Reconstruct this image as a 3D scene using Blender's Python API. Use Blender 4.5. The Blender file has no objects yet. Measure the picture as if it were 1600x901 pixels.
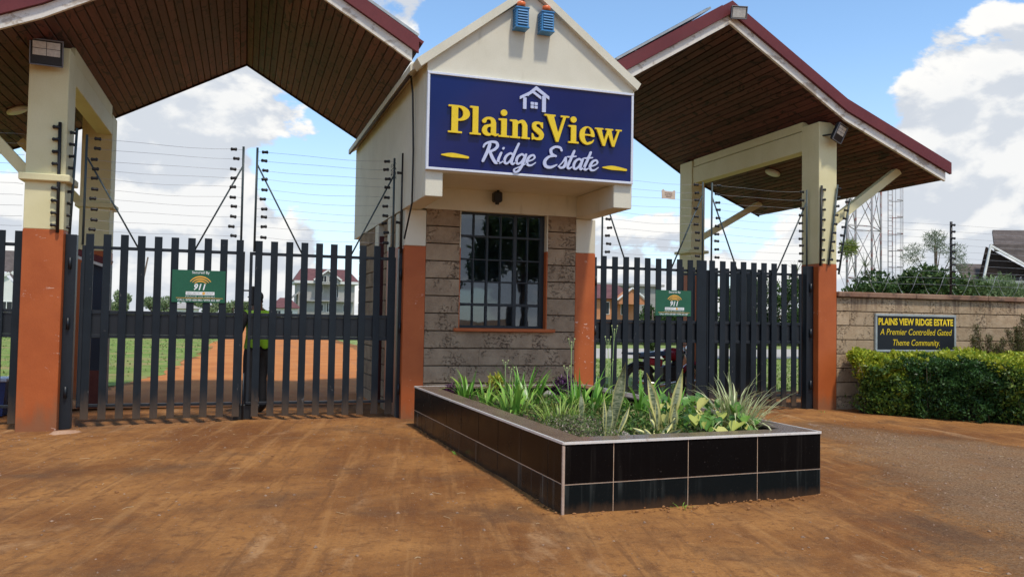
import bpy, bmesh, math, random
import numpy as np
from mathutils import Vector, Matrix, Euler
random.seed(7); rng = np.random.default_rng(7)
R = math.radians
S = bpy.context.scene; COL = S.collection

# ------------------------------------------------------------------ camera
cd = bpy.data.cameras.new('camera'); cam = bpy.data.objects.new('camera', cd); COL.objects.link(cam)
cd.sensor_width = 36; cd.lens = 1283/1600*36; cd.clip_end = 3000; cd.clip_start = .05
cam.matrix_world = (Matrix.Translation((0, 0, 1.4)) @ Matrix.Rotation(R(-17.95), 4, 'Z') @
                    Matrix.Rotation(math.pi/2+math.atan(47.7/1283), 4, 'X') @ Matrix.Rotation(R(.99), 4, 'Z'))
S.camera = cam
S.view_settings.view_transform = 'Standard'; S.view_settings.look = 'None'
S.view_settings.gamma = 1; S.view_settings.exposure = 0.15

# ------------------------------------------------------------------ sun and sky
SUN_EL, SUN_AZ = 64, 14          # azimuth measured from behind the camera (-Y) towards +X
sd = Vector((math.sin(R(SUN_AZ))*math.cos(R(SUN_EL)), -math.cos(R(SUN_AZ))*math.cos(R(SUN_EL)), math.sin(R(SUN_EL))))
sl = bpy.data.lights.new('sun', 'SUN'); sl.energy = 2.9; sl.angle = R(4.5); sl.color = (1, .92, .80)
so = bpy.data.objects.new('sun', sl); COL.objects.link(so)
so.rotation_euler = sd.to_track_quat('Z', 'Y').to_euler()

class NT:
    """small helper for node trees"""
    def __init__(s, nt): s.t = nt; s.t.nodes.clear()
    def n(s, ty, **kw):
        nd = s.t.nodes.new(ty)
        for k, v in kw.items():
            if k.startswith('i_'): s.set(nd.inputs[k[2:].replace('_', ' ')], v)
            elif k[0] == 'p' and k[1:].isdigit(): s.set(nd.inputs[int(k[1:])], v)
            else: setattr(nd, k, v)
        return nd
    def set(s, inp, v):
        if isinstance(v, bpy.types.NodeSocket): s.t.links.new(v, inp)
        elif isinstance(v, bpy.types.Node): s.t.links.new(v.outputs[0], inp)
        else:
            if isinstance(v, (tuple, list)) and len(v) == 3 and inp.type == 'RGBA': v = (*v, 1)
            inp.default_value = v
    def math(s, op, a, b=0., c=0.): return s.n('ShaderNodeMath', operation=op, p0=a, p1=b, p2=c).outputs[0]
    def vmath(s, op, a, b=(0, 0, 0)):
        nd = s.n('ShaderNodeVectorMath', operation=op, p0=a, p1=b)
        return nd.outputs['Value'] if op in ('DOT_PRODUCT', 'LENGTH') else nd.outputs[0]
    def mix(s, f, a, b, blend='MIX'):
        nd = s.n('ShaderNodeMix', data_type='RGBA', blend_type=blend)
        s.set(nd.inputs[0], f); s.set(nd.inputs[6], a); s.set(nd.inputs[7], b); return nd.outputs[2]
    def noise(s, vec, scale, detail=4, rough=.55, dist=0.):
        return s.n('ShaderNodeTexNoise', i_Vector=vec, i_Scale=float(scale), i_Detail=float(detail), i_Roughness=rough, i_Distortion=dist).outputs[0]
    def ss(s, v, a, b):
        nd = s.n('ShaderNodeMapRange', interpolation_type='SMOOTHSTEP'); s.set(nd.inputs[0], v)
        nd.inputs[1].default_value = a; nd.inputs[2].default_value = b; return nd.outputs[0]
    def ramp(s, f, stops):
        nd = s.n('ShaderNodeValToRGB'); s.set(nd.inputs[0], f); e = nd.color_ramp.elements
        while len(e) < len(stops): e.new(.5)
        for q, (p, c) in zip(e, stops): q.position = p; q.color = (*c, 1)
        return nd.outputs[0]

def pix_dir(px, py):
    v = Vector(((px-800)/1283, -(py-450.5)/1283, -1)); v = cam.matrix_world.to_3x3() @ v; return v.normalized()
w = bpy.data.worlds.new('World'); S.world = w; w.use_nodes = True
T = NT(w.node_tree)
sky = T.n('ShaderNodeTexSky', sky_type='NISHITA', sun_disc=False, sun_elevation=R(SUN_EL),
          sun_rotation=math.atan2(sd.x, sd.y), altitude=1600., air_density=1.0, dust_density=.6, ozone_density=1.3)
g = T.n('ShaderNodeTexCoord').outputs['Generated']
z = T.n('ShaderNodeSeparateXYZ', p0=g).outputs[2]
sv = T.vmath('MULTIPLY', g, (1, 1, 1.75))
n1 = T.noise(sv, 6.2, 9, .55, .2); n2 = T.noise(T.vmath('ADD', sv, (-.013, .009, .042)), 6.2, 6, .5, .2)
n3 = T.noise(T.vmath('ADD', sv, (5, 2, 1)), 1.9, 3, .5)
dens = T.math('ADD', n1, T.math('MULTIPLY', T.math('SUBTRACT', n3, .5), .35))
low = T.ss(z, .42, .02)                                              # more cloud towards the horizon
n4 = T.noise(sv, 21., 6, .6)
dens = T.math('ADD', dens, T.math('MULTIPLY', T.math('SUBTRACT', n4, .5), .10))
dens = T.math('ADD', dens, T.math('MULTIPLY', low, .098))
for px, py, rad, amp in [(620, 10, 5, .17), (350, 165, 10, .16), (1570, 215, 7, .15), (1520, 330, 9, .12), (1545, 85, 5, .16), (1470, 12, 3, .12), (450, 215, 3, .08),
                         (250, 340, 9, .08), (1180, 330, 9, .06), (1350, 185, 3, .07), (515, 225, 5.5, -.24), (520, 330, 6, -.17), (405, 255, 2.5, -.1), (1010, 330, 4, -.1), (1240, 380, 6, -.08), (1000, 250, 3, -.07),
                         (900, 20, 9, -.2), (1250, 30, 12, -.22), (1420, 150, 4, -.10), (720, 60, 3, -.1), (300, 430, 10, .1), (1250, 470, 14, .1), (1520, 410, 8, .12)]:
    d = pix_dir(px, py); dp = T.vmath('DOT_PRODUCT', T.vmath('NORMALIZE', g), tuple(d))
    f = T.ss(dp, math.cos(R(rad*1.35)), 1.0)
    dens = T.math('ADD', dens, T.math('MULTIPLY', f, amp))
mask = T.ss(dens, .555, .605)
shade = T.ss(T.math('ADD', T.math('SUBTRACT', n1, n2), T.math('MULTIPLY', T.math('SUBTRACT', n4, .5), .12)), -.05, .05)
thick = T.ss(dens, .60, .82)
ccol = T.mix(shade, (3.9, 4.2, 4.65), (6.1, 6.05, 5.9))
ccol = T.mix(T.math('MULTIPLY', thick, .30), ccol, (4.6, 4.85, 5.15))
skyc = T.mix(1.0, sky.outputs[0], (1.38, 1.52, 1.50), 'MULTIPLY')
haze = T.ss(z, .34, -.02)
skyc = T.mix(T.math('MULTIPLY', haze, .62), skyc, (4.35, 4.8, 5.35))
allc = T.mix(mask, skyc, ccol)
bg = T.n('ShaderNodeBackground', i_Color=allc, i_Strength=.15)
T.n('ShaderNodeOutputWorld', i_Surface=bg)

# ------------------------------------------------------------------ materials
def new_mat(name):
    m = bpy.data.materials.new(name); m.use_nodes = True; return m, NT(m.node_tree)
def finish(t, col, rough, bumpv=None, bstr=.3, bdist=.01, spec=.5, metal=0., coat=0., trans=None):
    kw = {}
    p = t.n('ShaderNodeBsdfPrincipled'); t.set(p.inputs['Base Color'], col); t.set(p.inputs['Roughness'], rough)
    p.inputs['Metallic'].default_value = metal; p.inputs['Specular IOR Level'].default_value = spec
    p.inputs['Coat Weight'].default_value = coat; p.inputs['Coat Roughness'].default_value = .05
    if bumpv is not None:
        b = t.n('ShaderNodeBump', i_Strength=bstr, i_Distance=bdist, i_Height=bumpv); t.set(p.inputs['Normal'], b.outputs[0])
    o = p.outputs[0]
    if trans:
        tr = t.n('ShaderNodeBsdfTranslucent', i_Color=col); mx = t.n('ShaderNodeMixShader'); t.set(mx.inputs[0], trans); t.set(mx.inputs[1], o); t.set(mx.inputs[2], tr.outputs[0]); o = mx.outputs[0]
    t.n('ShaderNodeOutputMaterial', i_Surface=o)
def nm(name, c1, c2, scale=3., rough=.6, bump=.25, bscale=60., stretch=(1, 1, 1), rnd=0., stain=None, sscale=1.5, sth=(.55, .7), samt=.7, sstretch=(1, 1, 1), spec=.4, metal=0., coat=0., bdist=.004):
    m, t = new_mat(name)
    pos = t.n('ShaderNodeNewGeometry').outputs['Position']
    v = t.vmath('MULTIPLY', pos, stretch)
    c = t.mix(t.ss(t.noise(v, scale, 6, .6), .3, .7), c1, c2)
    fine = t.noise(v, bscale, 4, .6)
    c = t.mix(t.math('MULTIPLY', t.ss(fine, .45, .75), .25), c, tuple(x*.55 for x in c1))
    if stain:
        sn = t.noise(t.vmath('MULTIPLY', pos, sstretch), sscale, 7, .65, .3)
        c = t.mix(t.math('MULTIPLY', t.ss(sn, *sth), samt), c, stain)
    if rnd:
        r = t.n('ShaderNodeObjectInfo').outputs['Random']
        k = t.math('ADD', t.math('MULTIPLY', r, 2*rnd), 1-rnd)
        kk = t.n('ShaderNodeCombineXYZ', p0=k, p1=k, p2=k).outputs[0]
        c = t.mix(1.0, c, kk, 'MULTIPLY')
    ro = t.math('ADD', t.math('MULTIPLY', fine, .25), rough-.12)
    finish(t, c, ro, fine, bump, bdist, spec, metal, coat); return m

CREAM = nm('cream_paint', (.64, .605, .47), (.70, .665, .53), 2.2, .62, .12, 90, stain=(.36, .31, .20), sscale=5, sth=(.58, .78), samt=.45, sstretch=(1, 1, .22))
CREAMY = nm('yellow_cream_paint', (.70, .635, .35), (.75, .69, .41), 2.2, .62, .12, 90, stain=(.40, .33, .17), sscale=5, sth=(.58, .78), samt=.45, sstretch=(1, 1, .22))
ORANGE = nm('orange_paint', (.40, .092, .021), (.46, .115, .028), 2.5, .55, .3, 70, stain=(.50, .21, .10), sscale=3, sth=(.6, .78), samt=.5, spec=.35)
def orange_dado():
    m, t = new_mat('orange_dado_paint'); pos = t.n('ShaderNodeNewGeometry').outputs['Position']
    z = t.n('ShaderNodeSeparateXYZ', p0=pos).outputs[2]
    c = t.mix(t.ss(t.noise(pos, 2.5, 6, .6), .3, .7), (.385, .088, .020), (.455, .112, .027))
    d = t.noise(t.vmath('MULTIPLY', pos, (1, 1, .35)), 5, 7, .7)
    dz = t.ss(t.math('ADD', z, t.math('MULTIPLY', t.math('SUBTRACT', d, .5), -.9)), .36, .0)   # splashed earth
    c = t.mix(t.math('MULTIPLY', dz, .8), c, (.25, .11, .05))
    sc = t.noise(t.vmath('MULTIPLY', pos, (14, 14, 30)), 1, 3, .5, 1.2)
    reg = t.ss(t.noise(pos, 2.1, 2), .56, .62)
    c = t.mix(t.math('MULTIPLY', t.math('MULTIPLY', t.ss(sc, .66, .69), reg), .8), c, (.66, .46, .36))
    f = t.noise(pos, 45, 5, .6)
    finish(t, c, .52, f, .4, .004, .35); return m
ORANGE_D = orange_dado()
def stone_mat(name, ca, cb, dark):
    m, t = new_mat(name); pos = t.n('ShaderNodeNewGeometry').outputs['Position']
    r = t.n('ShaderNodeObjectInfo').outputs['Random']
    off = t.n('ShaderNodeCombineXYZ', p0=t.math('MULTIPLY', r, 31.), p1=r, p2=t.math('MULTIPLY', r, 17.)).outputs[0]
    p2 = t.vmath('ADD', pos, off)
    c = t.mix(t.ss(t.noise(p2, 4, 6, .62), .3, .7), ca, cb)
    pit = t.noise(t.vmath('MULTIPLY', p2, (1, 1, 1.3)), 26, 8, .7, .6)
    reg = t.ss(t.noise(p2, 3.1, 3, .5), .42, .62)
    pm = t.math('MULTIPLY', t.ss(pit, .52, .62), reg)
    c = t.mix(t.math('MULTIPLY', pm, .75), c, dark)
    fn = t.noise(p2, 120, 5, .6); c = t.mix(t.math('MULTIPLY', t.ss(fn, .5, .75), .4), c, tuple(x*1.35 for x in cb))
    c = t.mix(t.math('MULTIPLY', t.ss(t.noise(p2, 60, 2), .74, .78), .8), c, (.55, .5, .42))
    k = t.math('ADD', t.math('MULTIPLY', r, .14), .92); kk = t.n('ShaderNodeCombineXYZ', p0=k, p1=k, p2=k).outputs[0]
    c = t.mix(1.0, c, kk, 'MULTIPLY')
    if name.startswith('weathered'):
        zw = t.n('ShaderNodeSeparateXYZ', p0=pos).outputs[2]; sk = t.noise(t.vmath('MULTIPLY', pos, (11, 11, .9)), 1, 5, .65)
        c = t.mix(t.math('MULTIPLY', t.math('MULTIPLY', t.ss(sk, .46, .62), t.ss(zw, 1.42, 1.86)), .62), c, (.085, .05, .038))
    h = t.math('ADD', t.math('MULTIPLY', pm, -.8), t.math('MULTIPLY', pit, .6))
    finish(t, c, .88, h, 1., .02, .15); return m
STONE = stone_mat('quarry_stone', (.26, .185, .120), (.37, .275, .18), (.10, .065, .046))
STONE_W = stone_mat('weathered_wall_stone', (.36, .25, .15), (.48, .355, .23), (.15, .095, .06))
MORTAR = nm('dark_mortar', (.075, .05, .038), (.11, .08, .06), 8, .9, .4)
CAP = nm('weathered_coping', (.20, .10, .06), (.32, .20, .13), 3, .85, .5, 50, stain=(.07, .045, .035), sscale=3.5, sth=(.5, .68), samt=.8)
STEEL = nm('slate_gate_paint', (.007, .011, .0155), (.011, .016, .022), 3, .45, .12, 60, stain=(.075, .06, .048), sscale=5, sth=(.68, .82), samt=.45, spec=.45)
def picket_mat():
    m, t = new_mat('slate_picket_paint'); pos = t.n('ShaderNodeNewGeometry').outputs['Position']
    z = t.n('ShaderNodeSeparateXYZ', p0=pos).outputs[2]
    c = t.mix(t.ss(t.noise(pos, 3, 5), .3, .7), (.007, .0115, .016), (.011, .017, .023))
    d = t.noise(t.vmath('MULTIPLY', pos, (8, 8, 2)), 1.5, 6, .7)
    dz = t.ss(t.math('ADD', z, t.math('MULTIPLY', d, -.55)), .16, -.25)                          # dust thrown up from the road
    c = t.mix(t.math('MULTIPLY', dz, .62), c, (.13, .085, .05))
    sc = t.noise(t.vmath('MULTIPLY', pos, (20, 20, 9)), 1, 3, .5, 1.)
    c = t.mix(t.math('MULTIPLY', t.ss(sc, .72, .75), .5), c, (.16, .15, .14))
    finish(t, c, .45, t.noise(pos, 50, 3), .12, .004, .3); return m
PICKET = picket_mat()
PANEL = nm('gate_sheet_metal', (.007, .010, .014), (.010, .014, .019), 3, .4, .05, 40, spec=.5)
POLE_M = nm('fence_pole_metal', (.035, .055, .06), (.05, .075, .08), 3, .45, .1, 60)
BLACK = nm('black_plastic', (.012, .012, .013), (.02, .02, .02), 5, .45, .1, 60)
WIRE = nm('galvanised_wire', (.34, .35, .36), (.44, .45, .46), 6, .45, .05, 60, metal=.4)
DARKW = nm('dark_timber_batten', (.03, .018, .014), (.05, .03, .022), 4, .7, .2, 60)
def soffit_mat():
    m, t = new_mat('stained_soffit_timber'); pos = t.n('ShaderNodeNewGeometry').outputs['Position']
    r = t.n('ShaderNodeObjectInfo').outputs['Random']
    off = t.n('ShaderNodeCombineXYZ', p0=t.math('MULTIPLY', r, 23.), p1=t.math('MULTIPLY', r, 11.), p2=0.).outputs[0]
    p2 = t.vmath('ADD', pos, off)
    gr = t.noise(t.vmath('MULTIPLY', p2, (24, 1.3, 24)), 1, 6, .65)
    c = t.mix(t.ss(gr, .3, .7), (.084, .028, .023), (.152, .050, .040))
    big = t.noise(t.vmath('MULTIPLY', pos, (.5, .35, .5)), 1, 3, .5)
    c = t.mix(t.math('MULTIPLY', t.ss(big, .42, .66), .6), c, (.088, .050, .040))
    k = t.math('ADD', t.math('MULTIPLY', r, .6), .66); kk = t.n('ShaderNodeCombineXYZ', p0=k, p1=k, p2=k).outputs[0]
    c = t.mix(1.0, c, kk, 'MULTIPLY')
    kn = t.noise(t.vmath('MULTIPLY', p2, (9, 3.6, 9)), .8, 6, .72, 1.2)
    c = t.mix(t.math('MULTIPLY', t.ss(kn, .535, .60), .85), c, (.016, .009, .007))
    py = t.n('ShaderNodeSeparateXYZ', p0=pos).outputs[1]
    fr_ = t.math('FRACT', t.math('ADD', t.math('MULTIPLY', py, .45), t.math('MULTIPLY', r, 13.7)))
    c = t.mix(t.math('MULTIPLY', t.math('LESS_THAN', fr_, .011), .9), c, (.008, .005, .004))
    finish(t, c, .62, gr, .3, .003, .2); return m
SOFFIT = soffit_mat()
FASCIA = nm('flaking_white_fascia', (.66, .62, .54), (.74, .70, .62), 3, .65, .3, 50, stain=(.33, .26, .19), sscale=3.2, sth=(.53, .60), samt=.75, sstretch=(1, 1, 1.6))
REDF = nm('oxide_red_barge', (.125, .022, .024), (.155, .030, .030), 2, .5, .2, 50, stain=(.12, .03, .028), sscale=2.5, sth=(.55, .7), samt=.5, spec=.3)
BLUE_SIREN = nm('blue_enamel', (.045, .20, .42), (.055, .235, .47), 4, .4, .05, 50)
ORANGE_L = nm('orange_beacon_plastic', (.68, .13, .03), (.76, .17, .04), 4, .35, .05, 50)
WHITE = nm('white_plastic', (.74, .74, .72), (.80, .80, .78), 4, .4, .05, 50)
LENS = nm('lamp_reflector', (.52, .50, .44), (.66, .64, .56), 30, .3, .3, 90)
NAVY = None
def navy_mat():
    m, t = new_mat('navy_sign_film'); pos = t.n('ShaderNodeNewGeometry').outputs['Position']
    c = t.mix(t.ss(t.noise(pos, 1.1, 3), .3, .7), (.004, .008, .085), (.006, .012, .105))
    finish(t, c, .10, t.noise(pos, 1.6, 2), .12, .02, .22, coat=.12); return m
NAVY = navy_mat()
YEL = nm('yellow_acrylic', (.80, .56, .012), (.84, .60, .02), 3, .35, .02, 40)
LETW = nm('pale_blue_acrylic', (.52, .56, .74), (.56, .60, .78), 3, .35, .02, 40)
FRAMEW = nm('pale_aluminium_trim', (.66, .68, .74), (.72, .74, .79), 4, .35, .05, 60, metal=.1)
TILE_D = None
def tile_mat(name, base, streak, amt):
    m, t = new_mat(name); pos = t.n('ShaderNodeNewGeometry').outputs['Position']
    s = t.noise(t.vmath('MULTIPLY', pos, (13, 13, .7)), 1, 4, .6)
    reg = t.ss(t.noise(pos, 1.2, 2), .4, .65)
    c = t.mix(t.math('MULTIPLY', t.math('MULTIPLY', t.ss(s, .50, .72), reg), amt), base, streak)
    dust = t.noise(pos, 70, 4); c = t.mix(t.math('MULTIPLY', t.ss(dust, .66, .74), .3), c, (.12, .1, .09))
    zz = t.n('ShaderNodeSeparateXYZ', p0=pos).outputs[2]; md = t.noise(t.vmath('MULTIPLY', pos, (1, 1, .5)), 9, 6, .7)
    c = t.mix(t.math('MULTIPLY', t.ss(t.math('SUBTRACT', zz, t.math('MULTIPLY', md, .16)), .01, -.09), .45), c, (.12, .065, .035))
    finish(t, c, t.math('ADD', t.math('MULTIPLY', t.noise(pos, 5, 5), .3), .08), t.noise(pos, 3, 2), .03, .01, .09); return m
TILE_D = tile_mat('black_glazed_tile', (.004, .0035, .0038), (.04, .035, .03), .35)
TILE_L = tile_mat('stained_black_tile', (.006, .009, .010), (.075, .085, .080), .95)
TILE_T = nm('dusty_coping_tile', (.135, .088, .060), (.185, .125, .088), 3, .28, .1, 60, stain=(.24, .17, .12), sscale=4, sth=(.5, .75), samt=.4, spec=.5)
GROUT = nm('earth_stained_grout', (.50, .33, .22), (.60, .44, .31), 9, .8, .2)
TRIM = nm('silver_tile_trim', (.80, .76, .70), (.88, .85, .80), 7, .3, .1, 60, metal=.2, stain=(.4, .27, .18), sscale=6, samt=.5)
SOIL = nm('planter_soil', (.045, .028, .02), (.09, .055, .035), 9, .95, 1., 40, bdist=.02)
GREEN_S = nm('green_plate_print', (.014, .10, .052), (.018, .115, .06), 2, .4, .03, 40)
ORP = nm('orange_print', (.80, .40, .06), (.82, .43, .07), 2, .4, .0, 40)
WHP = nm('white_print', (.78, .80, .78), (.8, .82, .8), 2, .4, .0, 40)
GREYP = nm('grey_print', (.3, .34, .3), (.33, .36, .33), 2, .4, .0, 40)
SLATEB = nm('black_sign_board', (.005, .007, .010), (.008, .010, .014), 2, .5, .03, 40)
ALU = nm('dull_aluminium_frame', (.34, .37, .36), (.46, .48, .46), 7, .45, .2, 60, metal=.3)
BEIGEP = nm('beige_warning_plate', (.62, .50, .38), (.66, .54, .42), 3, .5, .05, 40)
ROOFT = nm('maroon_roof_tiles', (.115, .042, .040), (.16, .062, .058), 1.5, .7, .3, 12)
BROWNT = nm('brown_shingle_roof', (.080, .062, .055), (.125, .10, .088), 3, .8, .4, 16, rnd=.25)
HWALL = nm('raw_plaster_wall', (.30, .285, .255), (.40, .38, .345), .8, .85, .3, 10, stain=(.25, .24, .21), sscale=1, samt=.6)
HWHITE = nm('white_house_paint', (.72, .71, .68), (.78, .77, .73), 1, .7, .1, 10)
HOR = nm('terracotta_wall', (.50, .20, .09), (.56, .25, .12), 1, .8, .1, 10)
HGREY = nm('concrete_frame', (.30, .28, .26), (.38, .36, .33), 1, .85, .1, 10)
DKWIN = nm('dark_window_opening', (.02, .022, .025), (.03, .032, .036), 1, .3, 0., 10)
BARK = nm('tree_bark', (.10, .075, .055), (.16, .125, .095), 6, .9, .6, 50)
MAST = nm('weathered_mast_steel', (.30, .28, .27), (.40, .38, .36), 4, .6, .2, 30, stain=(.25, .07, .05), sscale=2.2, sth=(.52, .6), samt=.8)
BUMPY = nm('pale_concrete', (.38, .34, .29), (.47, .43, .37), 2, .85, .3, 20)
DOORM = nm('dark_blue_steel_door', (.018, .028, .045), (.025, .036, .055), 3, .5, .1, 40)
DOORF = nm('maroon_door_frame', (.10, .025, .02), (.13, .035, .028), 3, .5, .1, 40)
ROOM = nm('dim_room_wall', (.24, .27, .31), (.30, .33, .37), 2, .8, .1, 20)
CURT = nm('white_door_panel', (.50, .50, .48), (.56, .56, .54), 2, .6, .1, 20)
BIKER = nm('crimson_bike_paint', (.30, .008, .03), (.36, .012, .04), 3, .25, .02, 40, coat=.5)
RUBBER = nm('tyre_rubber', (.012, .012, .012), (.02, .02, .02), 5, .8, .3, 60)
CHROME = nm('polished_metal', (.5, .5, .5), (.6, .6, .6), 5, .25, .02, 60, metal=.9)
SEATM = nm('blue_grey_seat_cover', (.06, .10, .17), (.10, .16, .25), 5, .35, .05, 60)
SKIN = nm('dark_skin', (.075, .036, .022), (.10, .05, .03), 8, .5, .1, 60)
CLOTHB = nm('black_cloth', (.012, .012, .015), (.022, .022, .026), 8, .85, .3, 80)
VEST = nm('lime_reflective_vest', (.14, .30, .015), (.18, .36, .02), 8, .6, .2, 80)
BINB = nm('navy_bin_plastic', (.012, .03, .12), (.018, .04, .15), 3, .4, .05, 40)
BINL = nm('pale_blue_lid', (.42, .50, .66), (.50, .58, .72), 3, .4, .05, 40)
SOLAR = nm('solar_panel_face', (.01, .012, .03), (.014, .018, .04), 3, .15, .02, 20)
def glass_mat():
    m, t = new_mat('window_glass')
    gl = t.n('ShaderNodeBsdfGlossy', i_Color=(.9, .95, 1.), i_Roughness=.015); tr = t.n('ShaderNodeBsdfTransparent', i_Color=(.58, .64, .70))
    fr = t.n('ShaderNodeFresnel', i_IOR=1.55); f = t.math('ADD', t.math('MULTIPLY', fr, 1.2), .03)
    pos = t.n('ShaderNodeNewGeometry').outputs['Position']
    b = t.n('ShaderNodeBump', i_Strength=.06, i_Distance=.01, i_Height=t.noise(pos, 2.5, 2)); t.set(gl.inputs['Normal'], b.outputs[0])
    mx = t.n('ShaderNodeMixShader', p0=f); t.set(mx.inputs[1], tr.outputs[0]); t.set(mx.inputs[2], gl.outputs[0])
    t.n('ShaderNodeOutputMaterial', i_Surface=mx.outputs[0]); return m
GLASS = glass_mat()
def leaf_mat(name, tr=.28, rough=.45):
    m, t = new_mat(name)
    a = t.n('ShaderNodeVertexColor', layer_name='Col').outputs[0]
    finish(t, a, rough, None, spec=.35, trans=tr); return m
LEAF = leaf_mat('leaf_tissue'); LEAFG = leaf_mat('glossy_leaf_tissue', .2, .32)
def snake_mat():
    m, t = new_mat('snake_plant_leaf'); tc = t.n('ShaderNodeTexCoord').outputs['Generated']
    a = t.n('ShaderNodeVertexColor', layer_name='Col').outputs[0]
    pos = t.n('ShaderNodeNewGeometry').outputs['Position']
    bn = t.noise(t.vmath('MULTIPLY', pos, (14, 14, 62)), 1, 4, .6, .8)
    inner = t.mix(t.ss(bn, .42, .56), (.13, .17, .09), (.38, .40, .25))
    f = t.n('ShaderNodeSeparateColor', p0=a).outputs[0]
    c = t.mix(f, inner, (.74, .68, .26)); finish(t, c, .4, None, spec=.4, trans=.1); return m
SNAKE = snake_mat()

def ground_mat():
    m, t = new_mat('red_earth'); pos = t.n('ShaderNodeNewGeometry').outputs['Position']
    sx = t.n('ShaderNodeSeparateXYZ', p0=pos); x, y = sx.outputs[0], sx.outputs[1]
    big = t.noise(pos, .55, 6, .6, .4); med = t.noise(pos, 2.6, 7, .62, .3); fine = t.noise(pos, 28, 7, .68); grit = t.noise(pos, 120, 4, .6)
    c = t.mix(t.ss(big, .36, .64), (.205, .076, .021), (.41, .185, .055))
    c = t.mix(t.math('MULTIPLY', t.ss(med, .42, .68), .55), c, (.220, .093, .032))
    # tyre scuffs run along the drive
    rot = t.n('ShaderNodeVectorRotate', rotation_type='Z_AXIS', i_Vector=pos, i_Angle=R(12)).outputs[0]
    st = t.noise(t.vmath('MULTIPLY', rot, (6.5, .42, 1)), 1, 6, .62, .5)
    c = t.mix(t.math('MULTIPLY', t.ss(st, .50, .70), .50), c, (.47, .235, .082))
    st2 = t.noise(t.vmath('MULTIPLY', rot, (9, .7, 1)), 1.3, 5, .6, .4)
    c = t.mix(t.math('MULTIPLY', t.ss(st2, .52, .70), .60), c, (.165, .070, .026))
    # pale clay patches and a few dark oily ones
    pl = t.noise(t.vmath('MULTIPLY', rot, (1.5, .55, 1)), 1.15, 7, .66, .6)
    c = t.mix(t.math('MULTIPLY', t.ss(pl, .57, .72), .55), c, (.56, .34, .17))
    dk = t.noise(t.vmath('ADD', pos, (9.3, 3.1, 0)), .85, 6, .66, .3)
    c = t.mix(t.math('MULTIPLY', t.ss(dk, .50, .72), .72), c, (.115, .062, .034))
    lump = t.noise(pos, 9, 8, .72, .5)
    c = t.mix(t.math('MULTIPLY', t.ss(lump, .52, .64), .60), c, (.150, .060, .022))
    c = t.mix(t.math('MULTIPLY', t.ss(lump, .44, .34), .35), c, (.45, .215, .07))
    c = t.mix(t.math('MULTIPLY', t.ss(fine, .50, .66), .50), c, (.17, .075, .032))
    c = t.mix(t.math('MULTIPLY', t.ss(grit, .60, .68), .45), c, (.55, .36, .20))
    # worn murram / gravel lane to the right of the planter
    edge = t.math('SUBTRACT', x, t.math('ADD', t.math('MULTIPLY', y, .52), 2.35))
    edge = t.math('ADD', edge, t.math('MULTIPLY', t.math('SUBTRACT', t.noise(pos, 1.3, 7, .65), .5), 2.6))
    e2 = t.math('SUBTRACT', t.math('ADD', t.math('MULTIPLY', y, -.38), 11.55), x)
    e2 = t.math('ADD', e2, t.math('MULTIPLY', t.math('SUBTRACT', t.noise(pos, 1.7, 7, .65), .5), 1.4))
    gm = t.math('MULTIPLY', t.ss(t.math('ADD', edge, t.math('MULTIPLY', t.math('SUBTRACT', fine, .5), 1.6)), -.35, .75), t.ss(t.math('ADD', e2, t.math('MULTIPLY', t.math('SUBTRACT', fine, .5), 1.2)), -.2, .5))
    gv = t.noise(pos, 46, 6, .7)
    gc = t.mix(t.ss(gv, .42, .60), (.17, .105, .055), (.44, .30, .18))
    gc = t.mix(t.math('MULTIPLY', t.ss(med, .45, .66), .5), gc, (.33, .17, .075))
    c = t.mix(t.math('MULTIPLY', gm, .66), c, gc)
    # far land turns to dry grass
    far = t.ss(y, 48, 75); c = t.mix(far, c, (.16, .20, .07))
    h = t.math('ADD', t.math('MULTIPLY', fine, .55), t.math('ADD', t.math('MULTIPLY', grit, .25), t.math('MULTIPLY', t.math('ADD', st2, med), .9)))
    h = t.math('ADD', h, t.math('ADD', t.math('MULTIPLY', t.math('MULTIPLY', gm, gv), 1.2), t.math('MULTIPLY', lump, .8)))
    finish(t, c, .92, h, .9, .03, .15); return m
EARTH = ground_mat()
def road_mat():
    m, t = new_mat('murram_road'); pos = t.n('ShaderNodeNewGeometry').outputs['Position']
    c = t.mix(t.ss(t.noise(pos, .8, 6), .3, .7), (.46, .155, .038), (.56, .215, .058))
    st = t.noise(t.vmath('MULTIPLY', pos, (2.2, .12, 1)), 1.2, 6, .6, .3)
    c = t.mix(t.math('MULTIPLY', t.ss(st, .5, .68), .5), c, (.38, .16, .07))
    fine = t.noise(pos, 20, 6, .65); c = t.mix(t.math('MULTIPLY', t.ss(fine, .5, .72), .4), c, (.24, .12, .06))
    finish(t, c, .92, t.math('ADD', fine, st), .6, .02, .2); return m
ROAD = road_mat()
def lawn_mat(name, a, b, dry):
    m, t = new_mat(name); pos = t.n('ShaderNodeNewGeometry').outputs['Position']
    c = t.mix(t.ss(t.noise(pos, 1.2, 6), .35, .65), a, b)
    c = t.mix(t.math('MULTIPLY', t.ss(t.noise(pos, .5, 5, .6, .3), .48, .66), .8), c, dry)
    f = t.noise(pos, 30, 5, .7); c = t.mix(t.math('MULTIPLY', t.ss(f, .45, .7), .5), c, tuple(q*.45 for q in a))
    finish(t, c, .9, f, .8, .04, .2); return m
LAWN = lawn_mat('verge_turf', (.15, .23, .04), (.23, .31, .07), (.38, .28, .12))
LAWN2 = lawn_mat('mown_turf', (.20, .27, .07), (.27, .34, .10), (.36, .34, .17))

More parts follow.
